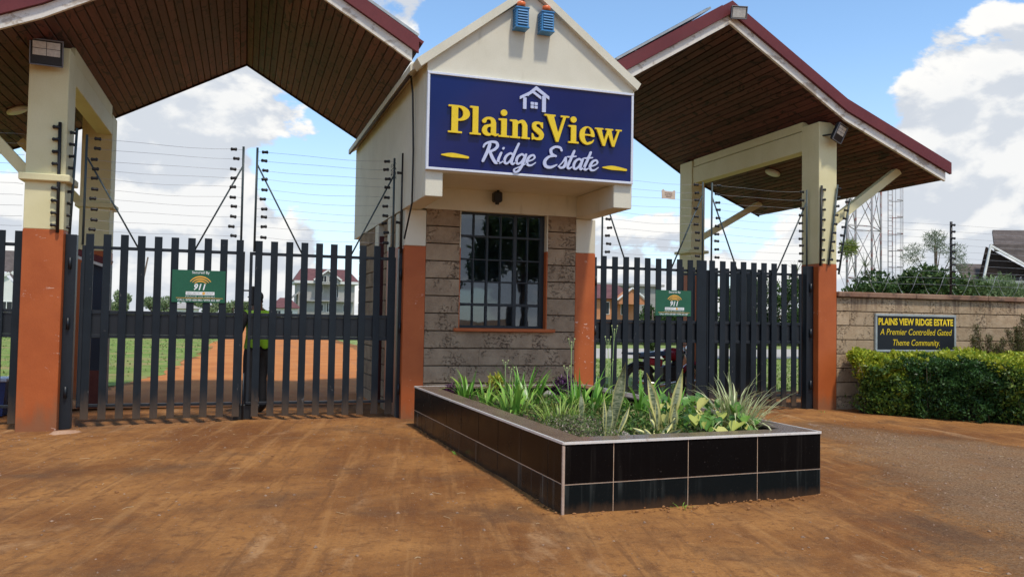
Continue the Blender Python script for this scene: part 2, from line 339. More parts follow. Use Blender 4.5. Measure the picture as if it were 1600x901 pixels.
# ------------------------------------------------------------------ mesh helpers
def wloc(o):
    v = Vector((0, 0, 0))
    while o is not None: v += o.location; o = o.parent
    return v
def link(o, parent=None):
    COL.objects.link(o)
    if parent is not None: o.parent = parent
    return o
def tag(o, label=None, cat=None, group=None, kind=None):
    if label: o['label'] = label
    if cat: o['category'] = cat
    if group: o['group'] = group
    if kind: o['kind'] = kind
    return o
def thing(name, label, cat, loc=(0, 0, 0), group=None):
    o = bpy.data.objects.new(name, None); o.empty_display_size = .2; o.location = loc; link(o); return tag(o, label, cat, group)
def cbox(hx, hy, hz, b):
    if b <= 0:
        v = [(x, y, z) for x in (-hx, hx) for y in (-hy, hy) for z in (-hz, hz)]
        f = [(0, 1, 3, 2), (4, 6, 7, 5), (0, 4, 5, 1), (2, 3, 7, 6), (0, 2, 6, 4), (1, 5, 7, 3)]
        return v, f
    b = min(b, hx*.45, hy*.45, hz*.45); H = (hx, hy, hz); idx = {}; v = []
    for sx in (-1, 1):
        for sy in (-1, 1):
            for sz in (-1, 1):
                s = (sx, sy, sz)
                for k in range(3):
                    idx[(s, k)] = len(v); v.append(tuple(s[a]*(H[a] if a == k else H[a]-b) for a in range(3)))
    f = []
    for k in range(3):
        l, m = [a for a in range(3) if a != k]
        for sk in (-1, 1):
            q = []
            for sl, sm in ((-1, -1), (1, -1), (1, 1), (-1, 1)):
                s = [0]*3; s[k] = sk; s[l] = sl; s[m] = sm; q.append(idx[(tuple(s), k)])
            f.append(q)
    for m in range(3):
        k, l = [a for a in range(3) if a != m]
        for sk in (-1, 1):
            for sl in (-1, 1):
                s0 = [0]*3; s0[k] = sk; s0[l] = sl; s0[m] = -1; s1 = list(s0); s1[m] = 1
                f.append([idx[(tuple(s0), k)], idx[(tuple(s1), k)], idx[(tuple(s1), l)], idx[(tuple(s0), l)]])
    for s in [(a, b_, c) for a in (-1, 1) for b_ in (-1, 1) for c in (-1, 1)]: f.append([idx[(s, k)] for k in range(3)])
    out = []
    for q in f:
        P = [Vector(v[i]) for i in q]; n = (P[1]-P[0]).cross(P[2]-P[0]); c = sum(P, Vector())/len(P)
        out.append(tuple(q) if n.dot(c) > 0 else tuple(reversed(q)))
    return v, out
class MB:
    def __init__(s, M=None): s.v = []; s.f = []; s.mi = []; s.M = M; s.sm = []
    def add(s, v, f, mi=0, sm=False):
        k = len(s.v); s.v += [tuple(p) for p in v]; s.f += [tuple(i+k for i in q) for q in f]; s.mi += [mi]*len(f); s.sm += [sm]*len(f); return s
    def box(s, c, d, rot=None, b=0., mi=0):
        v, f = cbox(d[0]/2, d[1]/2, d[2]/2, b); c = Vector(c)
        if rot is not None:
            q = rot if isinstance(rot, Matrix) else Euler(rot).to_matrix(); v = [q @ Vector(p)+c for p in v]
        else: v = [Vector(p)+c for p in v]
        return s.add(v, f, mi)
    def bb(s, x0, x1, y0, y1, z0, z1, b=0., mi=0): return s.box(((x0+x1)/2, (y0+y1)/2, (z0+z1)/2), (abs(x1-x0), abs(y1-y0), abs(z1-z0)), None, b, mi)
    def bar(s, p0, p1, w_, d_, mi=0, b=0., up=(0, 1, 0)):
        p0, p1 = Vector(p0), Vector(p1); zx = (p1-p0); L = zx.length; zx.normalize(); u = Vector(up)
        x = u.cross(zx)
        if x.length < 1e-4: x = Vector((1, 0, 0))
        x.normalize(); y = zx.cross(x); q = Matrix((x, y, zx)).transposed(); return s.box((p0+p1)/2, (w_, d_, L), q, b, mi)
    def tube(s, pts, r, n=8, mi=0, cap=True, sm=True):
        pts = [Vector(p) for p in pts]; rs = r if isinstance(r, (list, tuple)) else [r]*len(pts); v = []; f = []
        t0 = (pts[1]-pts[0]).normalized(); a = Vector((0, 0, 1)) if abs(t0.z) < .9 else Vector((1, 0, 0)); x = t0.cross(a).normalized()
        for i, p in enumerate(pts):
            t = ((pts[min(i+1, len(pts)-1)]-pts[max(i-1, 0)])).normalized(); x = (x-t*x.dot(t)).normalized(); y = t.cross(x)
            for k in range(n): a = 2*math.pi*k/n; v.append(p+(x*math.cos(a)+y*math.sin(a))*rs[i])
        for i in range(len(pts)-1):
            for k in range(n): f.append((i*n+k, i*n+(k+1) % n, (i+1)*n+(k+1) % n, (i+1)*n+k))
        if cap: f.append(tuple(reversed(range(n)))); f.append(tuple(range((len(pts)-1)*n, len(pts)*n)))
        return s.add(v, f, mi, sm)
    def prism(s, poly, y0, y1, mi=0):
        """poly is a list of (x,z), extruded along y"""
        n = len(poly); v = [(x, y0, z) for x, z in poly]+[(x, y1, z) for x, z in poly]
        ar = sum(poly[i][0]*poly[(i+1) % n][1]-poly[(i+1) % n][0]*poly[i][1] for i in range(n))
        f = [tuple(range(n)), tuple(reversed(range(n, 2*n)))]+[(i, i+n, (i+1) % n+n, (i+1) % n) for i in range(n)]
        if ar < 0: f = [tuple(reversed(q)) for q in f]
        return s.add(v, f, mi)
    def sphere(s, c, r, n=10, m=7, mi=0, sc=(1, 1, 1)):
        v = []; f = []
        for j in range(m+1):
            th = math.pi*j/m
            for i in range(n): ph = 2*math.pi*i/n; v.append((c[0]+r*sc[0]*math.sin(th)*math.cos(ph), c[1]+r*sc[1]*math.sin(th)*math.sin(ph), c[2]+r*sc[2]*math.cos(th)))
        for j in range(m):
            for i in range(n): f.append((j*n+i, (j+1)*n+i, (j+1)*n+(i+1) % n, j*n+(i+1) % n))
        return s.add(v, f, mi, True)
    def build(s, name, mats, parent=None):
        off = wloc(parent) if parent is not None else Vector((0, 0, 0)); vs = s.v
        if s.M is not None: vs = [s.M @ Vector(p) for p in vs]
        me = bpy.data.meshes.new(name); me.from_pydata([tuple(Vector(p)-off) for p in vs], [], s.f)
        ms = mats if isinstance(mats, (list, tuple)) else [mats]
        for m in ms: me.materials.append(m)
        if len(ms) > 1: me.polygons.foreach_set('material_index', s.mi)
        me.polygons.foreach_set('use_smooth', s.sm); me.update()
        return link(bpy.data.objects.new(name, me), parent)
_cache = {}
def piece(name, dims, b, mat, loc, parent, rot=None, jit=0., sub=False):
    """one small chamfered block sharing mesh data with its like"""
    key = (name, tuple(round(d, 3) for d in dims), b, mat.name, sub)
    if key not in _cache:
        v, f = cbox(dims[0]/2, dims[1]/2, dims[2]/2, b); me = bpy.data.meshes.new(name); me.from_pydata(v, [], f); me.materials.append(mat); me.update(); _cache[key] = me
    o = bpy.data.objects.new(name, _cache[key]); link(o, parent); o.location = Vector(loc)-(wloc(parent) if parent is not None else Vector((0, 0, 0)))
    if rot is not None: o.rotation_euler = rot
    if jit: o.rotation_euler = (random.uniform(-jit, jit), random.uniform(-jit, jit), (rot[2] if rot else 0)+random.uniform(-jit, jit))
    return o
def npmesh(name, V, F, mat, parent=None, cols=None, smooth=False):
    off = np.array(wloc(parent)) if parent is not None else 0
    me = bpy.data.meshes.new(name); V = np.asarray(V, dtype=np.float32)-off; F = np.asarray(F, dtype=np.int32); k = F.shape[1]
    me.vertices.add(len(V)); me.vertices.foreach_set('co', V.astype(np.float32).ravel()); me.loops.add(F.size); me.loops.foreach_set('vertex_index', F.ravel())
    me.polygons.add(len(F)); me.polygons.foreach_set('loop_start', np.arange(0, F.size, k, dtype=np.int32)); me.polygons.foreach_set('loop_total', np.full(len(F), k, dtype=np.int32))
    if smooth: me.polygons.foreach_set('use_smooth', np.ones(len(F), dtype=bool))
    me.update(calc_edges=True)
    if cols is not None:
        a = me.color_attributes.new('Col', 'FLOAT_COLOR', 'POINT'); c = np.ones((len(V), 4), dtype=np.float32); c[:, :3] = cols; a.data.foreach_set('color', c.ravel())
    me.materials.append(mat); return link(bpy.data.objects.new(name, me), parent)
def leaves(name, P, size, cols, mat, parent=None, asp=.5, up=.3):
    """many small pointed leaves (one folded quad each) at the points P"""
    P = np.asarray(P); n = len(P); sz = size*(.6+.8*rng.random(n))[:, None]
    a = rng.normal(size=(n, 3)); a[:, 2] += up; a /= np.linalg.norm(a, axis=1)[:, None]
    b = rng.normal(size=(n, 3)); b -= a*(a*b).sum(1)[:, None]; b /= np.linalg.norm(b, axis=1)[:, None]; c = np.cross(a, b)
    tip = P+a*sz; l = P+a*sz*.45+b*sz*asp*.5+c*sz*.12; r_ = P+a*sz*.45-b*sz*asp*.5+c*sz*.12
    V = np.stack([P, l, tip, r_], 1).reshape(-1, 3); F = np.arange(4*n).reshape(n, 4)
    ci = rng.integers(0, len(cols), n); C = np.array(cols)[ci]*(.75+.5*rng.random(n))[:, None]
    return npmesh(name, V, F, mat, parent, np.repeat(C, 4, 0))
def ell_pts(c, r, n, inner=.55):
    d = rng.normal(size=(n, 3)); d /= np.linalg.norm(d, axis=1)[:, None]; k = (inner**3+(1-inner**3)*rng.random(n))**(1/3)
    return np.array(c)+d*k[:, None]*np.array(r)

# ------------------------------------------------------------------ ground, road, lawns
def gz(x, y):
    r_ = (abs(x) < 20) and (y < 13)
    dip = -.06*min(1, max(0, (-x)/2.4)) if y < 14 else 0.
    return dip*(1 if y < 12 else max(0, 1-(y-12)/2))
from mathutils import noise as mn
def make_ground():
    xs = [-700, -300, -120, -60, -30, -20, -14]+list(np.arange(-10, 13.01, .1))+[14, 17, 22, 30, 45, 70, 120, 300, 700]
    ys = [-400, -100, -40, -15, -6, -2, 0, 1.]+list(np.arange(1.6, 12.4, .1))+[12.6, 13, 14, 16, 20, 28, 40, 60, 90, 150, 300, 800, 2000]
    X, Y = np.meshgrid(xs, ys); Z = np.zeros_like(X)
    for j in range(X.shape[0]):
        for i in range(X.shape[1]):
            x, y = X[j, i], Y[j, i]; k = gz(x, y)
            if -10 < x < 13 and 1.5 < y < 12.3:
                fade = min(1, (y-1.5)/1, (12.3-y)/.6, (x+10)/1, (13-x)/1)
                nz = mn.fractal(Vector((x*.8, y*.8, 0)), 1, 2, 4)*.016+mn.fractal(Vector((x*4, y*2.4, 3)), 1, 2, 3)*.007
                Z[j, i] = k+fade*nz
            else: Z[j, i] = k
    ny, nx = X.shape; V = np.stack([X, Y, Z], -1).reshape(-1, 3); i = np.arange(nx*ny).reshape(ny, nx)
    F = np.stack([i[:-1, :-1], i[:-1, 1:], i[1:, 1:], i[1:, :-1]], -1).reshape(-1, 4)
    return tag(npmesh('ground', V, F, EARTH, smooth=True), 'bare red earth forecourt and land around the gate', kind='structure')
make_ground()
def sheet(name, poly, z, mat, label):
    bm = bmesh.new(); vs = [bm.verts.new((x, y, z)) for x, y in poly]; f = bm.faces.new(vs)
    if f.normal.z < 0: f.normal_flip()
    bmesh.ops.triangulate(bm, faces=[f]); me = bpy.data.meshes.new(name); bm.to_mesh(me); bm.free(); me.materials.append(mat)
    return tag(link(bpy.data.objects.new(name, me)), label, kind='structure')
def wavy(p, q, n, a):
    return [(p[0]+(q[0]-p[0])*k/n+random.uniform(-a, a), p[1]+(q[1]-p[1])*k/n) for k in range(n)]
sheet('road', wavy((-2.6, 13.2), (-2.0, 18), 14, .16)+wavy((-2.0, 18), (-1.3, 30), 16, .22)+wavy((-1.3, 30), (-1.0, 70), 14, .35)+[(-1, 110), (4.6, 110)]+wavy((4.4, 60), (4.7, 18), 20, .2)+[(4.9, 13.2)],
      .006, ROAD, 'bright orange murram road running away behind the main gate')
sheet('verge', [(-60, 12.6), (-3.4, 12.6)]+wavy((-3.2, 13.6), (-1.8, 20), 12, .2)+wavy((-1.7, 20), (-.9, 46), 20, .3)+[(-1, 120), (-60, 120)], .0035, LAWN, 'rough green grass verge left of the murram road')
sheet('lawn', [(5.4, 14.5), (60, 14.5), (60, 60), (5.0, 60)], .0035, LAWN2, 'pale mown lawn behind the right gate')
sheet('path', [(5.0, 28), (60, 28), (60, 38), (5.0, 38)], .008, BUMPY, 'pale concrete lane crossing behind the right gate')
# grass tufts on the verge
def grass(name, n, x0, x1, y0, y1, h, cols, label, f=None):
    P = np.stack([rng.uniform(x0, x1, n), y0+(y1-y0)*rng.random(n)**1.5, np.zeros(n)], 1)
    if f is not None: P = P[f(P[:, 0], P[:, 1])]
    n = len(P); a = rng.random(n)*6.28; lean = rng.normal(size=(n, 2))*.35; hh = h*(.5+rng.random(n))
    d = np.stack([np.cos(a), np.sin(a), np.zeros(n)], 1)*(.012+P[:, 1:2]*.0009)
    tip = P+np.stack([lean[:, 0]*hh, lean[:, 1]*hh, hh], 1)
    V = np.stack([P-d, P+d, tip], 1).reshape(-1, 3); F = np.arange(3*n).reshape(n, 3); C = np.array(cols)[rng.integers(0, len(cols), n)]*(.7+.6*rng.random(n))[:, None]
    return tag(npmesh(name, V, F, LEAF, None, np.repeat(C, 3, 0)), label, kind='stuff')
grass('grass', 7000, -26, -1.2, 14.5, 60, .05, [(.17, .24, .06), (.23, .30, .09), (.34, .32, .15)], 'rough green grass of the verge left of the road',
      lambda x, y: (x < -3.0+(y-13)*.12) & (x < -1.9+0*y+(y > 30)*.7) & (np.sin(x*3+y)+np.sin(y*1.7-x) > -1.0))
grass('lawn_grass', 9000, 6, 26, 14.8, 27.5, .06, [(.22, .30, .07), (.30, .36, .12)], 'short pale grass of the lawn')
# pebbles and straw on the forecourt
def pebbles():
    n = 5200; V = []; F = []
    base = np.array([(1, 0, 0), (-.5, .87, 0), (-.5, -.87, 0), (0, 0, .8), (.4, .5, .45), (-.9, .1, .3), (.3, -.7, .35)])
    bf = [(0, 4, 3), (4, 1, 3), (1, 5, 3), (5, 2, 3), (2, 6, 3), (6, 0, 3), (0, 1, 4), (1, 2, 5), (2, 0, 6)]
    for i in range(n):
        if i % 2: y = 2+9*random.random(); x = random.uniform(2.5+.52*y, 11.3-.38*y) if 11.3-.38*y > 2.5+.52*y else random.uniform(-6, 8)
        else: y = random.uniform(1.8, 11.2); x = random.uniform(-7, 9)
        if 2.0 < x < 4.7 and 5.5 < y < 10.7: continue
        s = random.choice([.005, .006, .007, .009, .012, .018 if random.random() < .35 else .007]); a = random.random()*6.28; ca, sa = math.cos(a), math.sin(a); k = len(V)
        zz = gz(x, y)+mn.fractal(Vector((x*.8, y*.8, 0)), 1, 2, 4)*.016
        for p in base: q = p*s*np.array([1, random.uniform(.6, 1), random.uniform(.6, 1)]); V.append((x+q[0]*ca-q[1]*sa, y+q[0]*sa+q[1]*ca, zz+q[2]))
        F += [(a_+k, b_+k, c_+k) for a_, b_, c_ in bf]
    tag(npmesh('pebbles', V, F, nm('pebble_stone', (.20, .115, .07), (.36, .24, .16), 14, .9, .4)), 'small loose stones strewn over the red earth', kind='stuff')
pebbles()
mb = MB()
for i in range(150):
    y = random.uniform(2.2, 10.8); x = random.uniform(-6, 9); a = random.random()*3.14; L = random.uniform(.02, .10); zz = gz(x, y)+.012
    if 2.0 < x < 4.7 and 5.5 < y < 10.7: continue
    p = Vector((x, y, zz)); d = Vector((math.cos(a), math.sin(a), 0))
    mb.tube([p, p+d*L*.5+Vector((-d.y, d.x, 0))*L*.12+Vector((0, 0, .004)), p+d*L], .0016, 3, cap=False)
tag(mb.build('straw', nm('dry_straw', (.52, .40, .24), (.62, .5, .3), 9, .8, .1)), 'dry straw and twigs lying on the earth', kind='stuff')
# ------------------------------------------------------------------ glyph outlines (for the raised sign letters)
def trace(Fn, x0, x1, y0, y1, h):
    xs = np.arange(x0, x1+h, h); ys = np.arange(y0, y1+h, h); X, Y = np.meshgrid(xs, ys); A = Fn(X, Y)
    A = np.where(np.abs(A) < 1e-6, 1e-6, A); seg = {}
    ny, nx = A.shape; ins = A < 0
    for j in range(ny-1):
        for i in range(nx-1):
            c = (ins[j, i], ins[j, i+1], ins[j+1, i+1], ins[j+1, i])
            if all(c) or not any(c): continue
            k = c[0]+2*c[1]+4*c[2]+8*c[3]
            e = [('h', j, i), ('v', j, i+1), ('h', j+1, i), ('v', j, i)]
            tb = {1: [(3, 0)], 2: [(0, 1)], 3: [(3, 1)], 4: [(1, 2)], 5: [(3, 2), (1, 0)], 6: [(0, 2)], 7: [(3, 2)], 8: [(2, 3)], 9: [(2, 0)], 10: [(0, 3), (2, 1)], 11: [(2, 1)], 12: [(1, 3)], 13: [(1, 0)], 14: [(0, 3)]}[k]
            for a, b in tb: seg[e[a]] = e[b]
    def pt(e):
        t, j, i = e
        if t == 'h': a, b = A[j, i], A[j, i+1]; s = a/(a-b); return (xs[i]+s*h, ys[j])
        a, b = A[j, i], A[j+1, i]; s = a/(a-b); return (xs[i], ys[j]+s*h)
    loops = []
    while seg:
        st = next(iter(seg)); cur = st; lp = []
        while cur in seg: lp.append(pt(cur)); cur = seg.pop(cur)
        if len(lp) > 5: loops.append(lp)
    return loops
def simplify(lp, tol):
    out = [lp[0]]
    for i in range(1, len(lp)-1):
        a, b, c = Vector(out[-1]), Vector(lp[i]), Vector(lp[i+1])
        d = c-a
        if d.length < 1e-9 or abs(d.x*(b-a).y-d.y*(b-a).x)/d.length > tol or (b-a).length > .06: out.append(lp[i])
    out.append(lp[-1]); return out
def loops_mesh(name, loops, depth, mat, place, parent):
    cu = bpy.data.curves.new('tmp', 'CURVE'); cu.dimensions = '2D'; cu.fill_mode = 'BOTH'; cu.extrude = depth/2
    for lp in loops:
        if len(lp) < 3: continue
        sp = cu.splines.new('POLY'); sp.points.add(len(lp)-1)
        for p, q in zip(sp.points, lp): p.co = (q[0], q[1], 0, 1)
        sp.use_cyclic_u = True
    return curve_mesh(name, cu, mat, place, parent)
def curve_mesh(name, cu, mat, place, parent):
    o = bpy.data.objects.new('tmp', cu); COL.objects.link(o); bpy.context.view_layer.update()
    me = bpy.data.meshes.new_from_object(o.evaluated_get(bpy.context.evaluated_depsgraph_get())); bpy.data.objects.remove(o)
    me.materials.clear(); me.materials.append(mat); off = wloc(parent) if parent is not None else Vector((0, 0, 0))
    for v in me.vertices: v.co = Vector(place(v.co.x, v.co.y, v.co.z))-off
    me.name = name; return link(bpy.data.objects.new(name, me), parent)
def rect(X, Y, x0, x1, y0, y1): return np.maximum(np.maximum(x0-X, X-x1), np.maximum(y0-Y, Y-y1))
def ell(X, Y, cx, cy, rx, ry): q = np.sqrt(((X-cx)/rx)**2+((Y-cy)/ry)**2); return (q-1)*min(rx, ry)
def cap(X, Y, p, q, r0, r1):
    dx, dy = q[0]-p[0], q[1]-p[1]; L2 = dx*dx+dy*dy+1e-12; t = np.clip(((X-p[0])*dx+(Y-p[1])*dy)/L2, 0, 1)
    return np.hypot(X-p[0]-t*dx, Y-p[1]-t*dy)-(r0+(r1-r0)*t)
def quad(X, Y, P):
    r_ = None; n = len(P); ar = sum(P[i][0]*P[(i+1) % n][1]-P[(i+1) % n][0]*P[i][1] for i in range(n)); s = 1 if ar > 0 else -1
    for i in range(n):
        (ax, ay), (bx, by) = P[i], P[(i+1) % n]; L = math.hypot(bx-ax, by-ay); d = s*((X-ax)*(by-ay)-(Y-ay)*(bx-ax))/L; r_ = d if r_ is None else np.maximum(r_, d)
    return r_
def spl(X, Y, pts, n=8):
    """smooth stroke through (x,y,halfwidth) points"""
    P = [pts[0]]+list(pts)+[pts[-1]]; q = []
    for i in range(1, len(P)-2):
        for k in range(n):
            t = k/n; q.append(tuple(.5*((2*P[i][c])+(-P[i-1][c]+P[i+1][c])*t+(2*P[i-1][c]-5*P[i][c]+4*P[i+1][c]-P[i+2][c])*t*t+(-P[i-1][c]+3*P[i][c]-3*P[i+1][c]+P[i+2][c])*t**3) for c in range(3)))
    q.append(P[-2]); r_ = None
    for a, b in zip(q, q[1:]):
        d = cap(X, Y, a[:2], b[:2], a[2], b[2]); r_ = d if r_ is None else np.minimum(r_, d)
    return r_
def U(*a): r_ = a[0]
def U(*a):
    r_ = a[0]
    for q in a[1:]: r_ = np.minimum(r_, q)
    return r_
# bold serif letters, cap height .70, x height .48; each returns the field and its advance
SE = .045
SERIF = {
 'P': (lambda X, Y: U(rect(X, Y, .09, .25, 0, .70), rect(X, Y, .01, .35, 0, SE), rect(X, Y, .01, .25, .70-SE, .70),
        np.maximum(np.maximum(ell(X, Y, .27, .505, .27, .195), -ell(X, Y, .25, .505, .125, .145)), .2-X)), .54),
 'l': (lambda X, Y: U(rect(X, Y, .07, .21, 0, .72), rect(X, Y, .00, .28, 0, SE), quad(X, Y, [(.0, .68), (.07, .665), (.21, .72), (.0, .72)])), .29),
 'a': (lambda X, Y: U(rect(X, Y, .24, .37, .03, .36), spl(X, Y, [(.07, .37, .055), (.12, .435, .035), (.22, .45, .035), (.29, .40, .055), (.305, .32, .06)]),
        np.maximum(ell(X, Y, .165, .135, .15, .14), -ell(X, Y, .215, .15, .075, .085)), spl(X, Y, [(.24, .285, .02), (.17, .265, .025), (.10, .23, .04)]),
        spl(X, Y, [(.305, .08, .06), (.36, .035, .035), (.43, .06, .014)])), .43),
 'i': (lambda X, Y: U(rect(X, Y, .07, .21, 0, .47), rect(X, Y, .00, .28, 0, SE), quad(X, Y, [(.0, .43), (.07, .42), (.21, .48), (.0, .47)]), ell(X, Y, .135, .625, .082, .082)), .29),
 'n': (lambda X, Y: U(rect(X, Y, .07, .20, 0, .46), rect(X, Y, .00, .27, 0, SE), quad(X, Y, [(.0, .43), (.07, .42), (.2, .48), (.0, .47)]), rect(X, Y, .32, .45, 0, .33), rect(X, Y, .27+.025, .52, 0, SE),
        spl(X, Y, [(.19, .38, .02), (.26, .435, .035), (.34, .43, .055), (.385, .34, .064)])), .54),
 's': (lambda X, Y: U(spl(X, Y, [(.285, .36, .025), (.26, .425, .03), (.18, .45, .032), (.09, .41, .05), (.10, .31, .06), (.20, .24, .07), (.28, .155, .062), (.26, .06, .05), (.16, .03, .032), (.07, .06, .03), (.05, .13, .025)]),
        quad(X, Y, [(.27, .47), (.315, .47), (.315, .31), (.29, .31)]), quad(X, Y, [(.025, .17), (.055, .17), (.07, .0), (.025, .0)])), .35),
 'V': (lambda X, Y: U(quad(X, Y, [(.05, .70), (.22, .70), (.385, .0), (.315, .0)]), quad(X, Y, [(.305, .0), (.375, .0), (.585, .70), (.51, .70)]), rect(X, Y, .0, .29, .70-SE, .70), rect(X, Y, .43, .66, .70-SE, .70),
        quad(X, Y, [(.20, .70), (.235, .70), (.375, .2), (.36, .02)])), .64),
 'e': (lambda X, Y: U(np.maximum(np.maximum(ell(X, Y, .215, .235, .205, .245), -ell(X, Y, .235, .25, .088, .198)), np.where((X > .22) & (Y > .09) & (Y < .215), 1., -1.)*np.ones_like(X)),
        rect(X, Y, .10, .385, .235, .275), spl(X, Y, [(.25, .03, .03), (.34, .06, .022), (.395, .13, .012)])), .43),
 'w': (lambda X, Y: U(quad(X, Y, [(.03, .47), (.17, .47), (.285, .0), (.215, .0)]), quad(X, Y, [(.215, .0), (.275, .0), (.40, .43), (.35, .47)]), quad(X, Y, [(.31, .47), (.44, .47), (.545, .0), (.475, .0)]),
        quad(X, Y, [(.475, .0), (.535, .0), (.69, .47), (.635, .47)]), rect(X, Y, .0, .23, .47-SE+.005, .47), rect(X, Y, .28, .50, .47-SE+.005, .47), rect(X, Y, .57, .74, .47-SE+.005, .47)), .75)}
# brush script, drawn as strokes
SCR = {
 'R': ([[(.16, .60, .05), (.12, .38, .05), (.02, .06, .042)], [(-.02, .50, .025), (.02, .60, .035), (.16, .68, .036), (.34, .68, .042), (.40, .56, .046), (.30, .43, .042), (.15, .37, .03)], [(.19, .38, .04), (.27, .22, .048), (.40, .04, .045), (.50, .03, .025)]], .44),
 'i': ([[(.10, .36, .036), (.04, .14, .04), (.06, .04, .036), (.14, .05, .02), (.2, .12, .014)], [(.145, .50, .034), (.155, .52, .034)]], .20),
 'd': ([[(.27, .32, .03), (.18, .37, .034), (.06, .26, .04), (.03, .10, .04), (.10, .03, .034), (.20, .12, .03), (.28, .32, .03)], [(.40, .70, .034), (.30, .36, .04), (.25, .10, .042), (.30, .03, .034), (.38, .10, .015)]], .36),
 'g': ([[(.27, .31, .03), (.18, .37, .034), (.06, .27, .04), (.04, .11, .04), (.11, .05, .034), (.21, .14, .03), (.28, .32, .03)], [(.31, .37, .036), (.24, .05, .042), (.15, -.16, .04), (.04, -.22, .032), (.0, -.14, .024), (.12, -.06, .02), (.36, .08, .014)]], .34),
 'e': ([[(.03, .16, .03), (.16, .20, .024), (.25, .29, .028), (.20, .37, .032), (.09, .32, .04), (.02, .15, .042), (.07, .04, .038), (.18, .04, .028), (.30, .14, .014)]], .27),
 'E': ([[(.50, .60, .034), (.44, .69, .036), (.28, .70, .04), (.16, .60, .046), (.20, .46, .042), (.34, .40, .034)], [(.30, .40, .03), (.12, .36, .04), (.01, .20, .05), (.06, .05, .05), (.22, .02, .044), (.40, .12, .024)]], .46),
 's': ([[(.0, .06, .014), (.12, .22, .02), (.20, .38, .032)], [(.20, .36, .034), (.22, .22, .044), (.19, .08, .044), (.08, .03, .034), (.02, .08, .026)]], .25),
 't': ([[(.20, .62, .036), (.12, .34, .042), (.05, .10, .042), (.10, .03, .034), (.20, .10, .016)], [(.0, .41, .02), (.12, .42, .028), (.28, .45, .02)]], .21),
 'a': ([[(.27, .31, .03), (.18, .37, .034), (.06, .27, .04), (.03, .10, .04), (.10, .03, .034), (.20, .12, .03), (.28, .32, .03)], [(.30, .37, .036), (.25, .12, .042), (.28, .03, .034), (.37, .11, .014)]], .33)}

# ------------------------------------------------------------------ estate sign
SX0, SX1, SZ0, SZ1, SY = 2.075, 4.905, 3.235, 4.465, 9.965
sg = thing('estate_sign', 'large navy name board with raised yellow lettering on the front of the gatehouse', 'sign', (3.49, SY, SZ0))
MB().bb(SX0+.03, SX1-.03, SY, SY+.03, SZ0+.03, SZ1-.03).build('board', NAVY, sg)
fr = MB()
fr.bb(SX0, SX1, SY-.02, SY+.034, SZ0, SZ0+.032, .004); fr.bb(SX0, SX1, SY-.02, SY+.034, SZ1-.032, SZ1, .004)
fr.bb(SX0, SX0+.032, SY-.018, SY+.034, SZ0+.032, SZ1-.032, .004); fr.bb(SX1-.032, SX1, SY-.018, SY+.034, SZ0+.032, SZ1-.032, .004); fr.build('frame', FRAMEW, sg)
def letters(text, table, x, z, sc, adv_fit, mat, shear, dz, script=False, depth=.04, spw=.3):
    tot = sum((table[c][1] if c != ' ' else spw) for c in text); k = adv_fit/(tot*sc)
    for c in text:
        if c == ' ': x += spw*sc*k; continue
        G, adv = table[c]
        if script: fn = lambda X, Y, G=G: U(*[spl(X, Y, s) for s in G])
        else: fn = G
        lp = [simplify(q, .0018) for q in trace(fn, -.14, .85, -.32, .80, .0125)]
        x0, z0 = x, z
        loops_mesh('letter', lp, depth, mat, lambda a, b, c_: (x0+a*sc*k+b*sc*shear, SY-.015-depth/2-c_, z0+b*sc), sg)
        x += adv*sc*k; z += dz*adv*sc*k
letters('PlainsView', SERIF, 2.335, 3.712, .50, 2.39, YEL, 0, 0, depth=.03)
letters('Ridge Estate', SCR, 2.79, 3.365, .40, 1.58, LETW, .12, 0, True, .022, .30)
def emblem(X, Y):
    return U(np.minimum(quad(X, Y, [(-.5, .17), (-.5, .30), (.02, .74), (.02, .60)]), quad(X, Y, [(.02, .74), (.02, .60), (.58, .10), (.58, .26)])) if False else U(
        quad(X, Y, [(-.30, .46), (-.30, .62), (.06, .98), (.06, .80)]), quad(X, Y, [(.06, .98), (.06, .80), (.62, .40), (.62, .56)])),
        quad(X, Y, [(-.62, .30), (-.62, .44), (-.08, .78), (-.08, .64)]), quad(X, Y, [(-.08, .78), (-.08, .64), (.28, .38), (.28, .52)]),
        rect(X, Y, -.48, -.34, -.12, .40), rect(X, Y, .32, .48, -.18, .56), rect(X, Y, -.16, -.03, .10, .23), rect(X, Y, .0, .13, .10, .23), rect(X, Y, -.16, -.03, -.06, .07), rect(X, Y, .0, .13, -.06, .07))
loops_mesh('house_emblem', [simplify(q, .001) for q in trace(emblem, -.8, .8, -.4, 1.1, .016)], .022, LETW, lambda a, b, c: (3.485+a*.325, SY-.013-c, 4.140+b*.285), sg)
for cx in (2.44, 4.63):
    fn = lambda X, Y: spl(X, Y, [(-.5, .0, .02), (-.15, .01, .075), (.15, .0, .065), (.5, -.03, .04)])
    loops_mesh('dash', [simplify(q, .001) for q in trace(fn, -.7, .7, -.2, .2, .0125)], .02, YEL, lambda a, b, c: (cx+a*.34, SY-.013-c, 3.43+b*.36), sg)

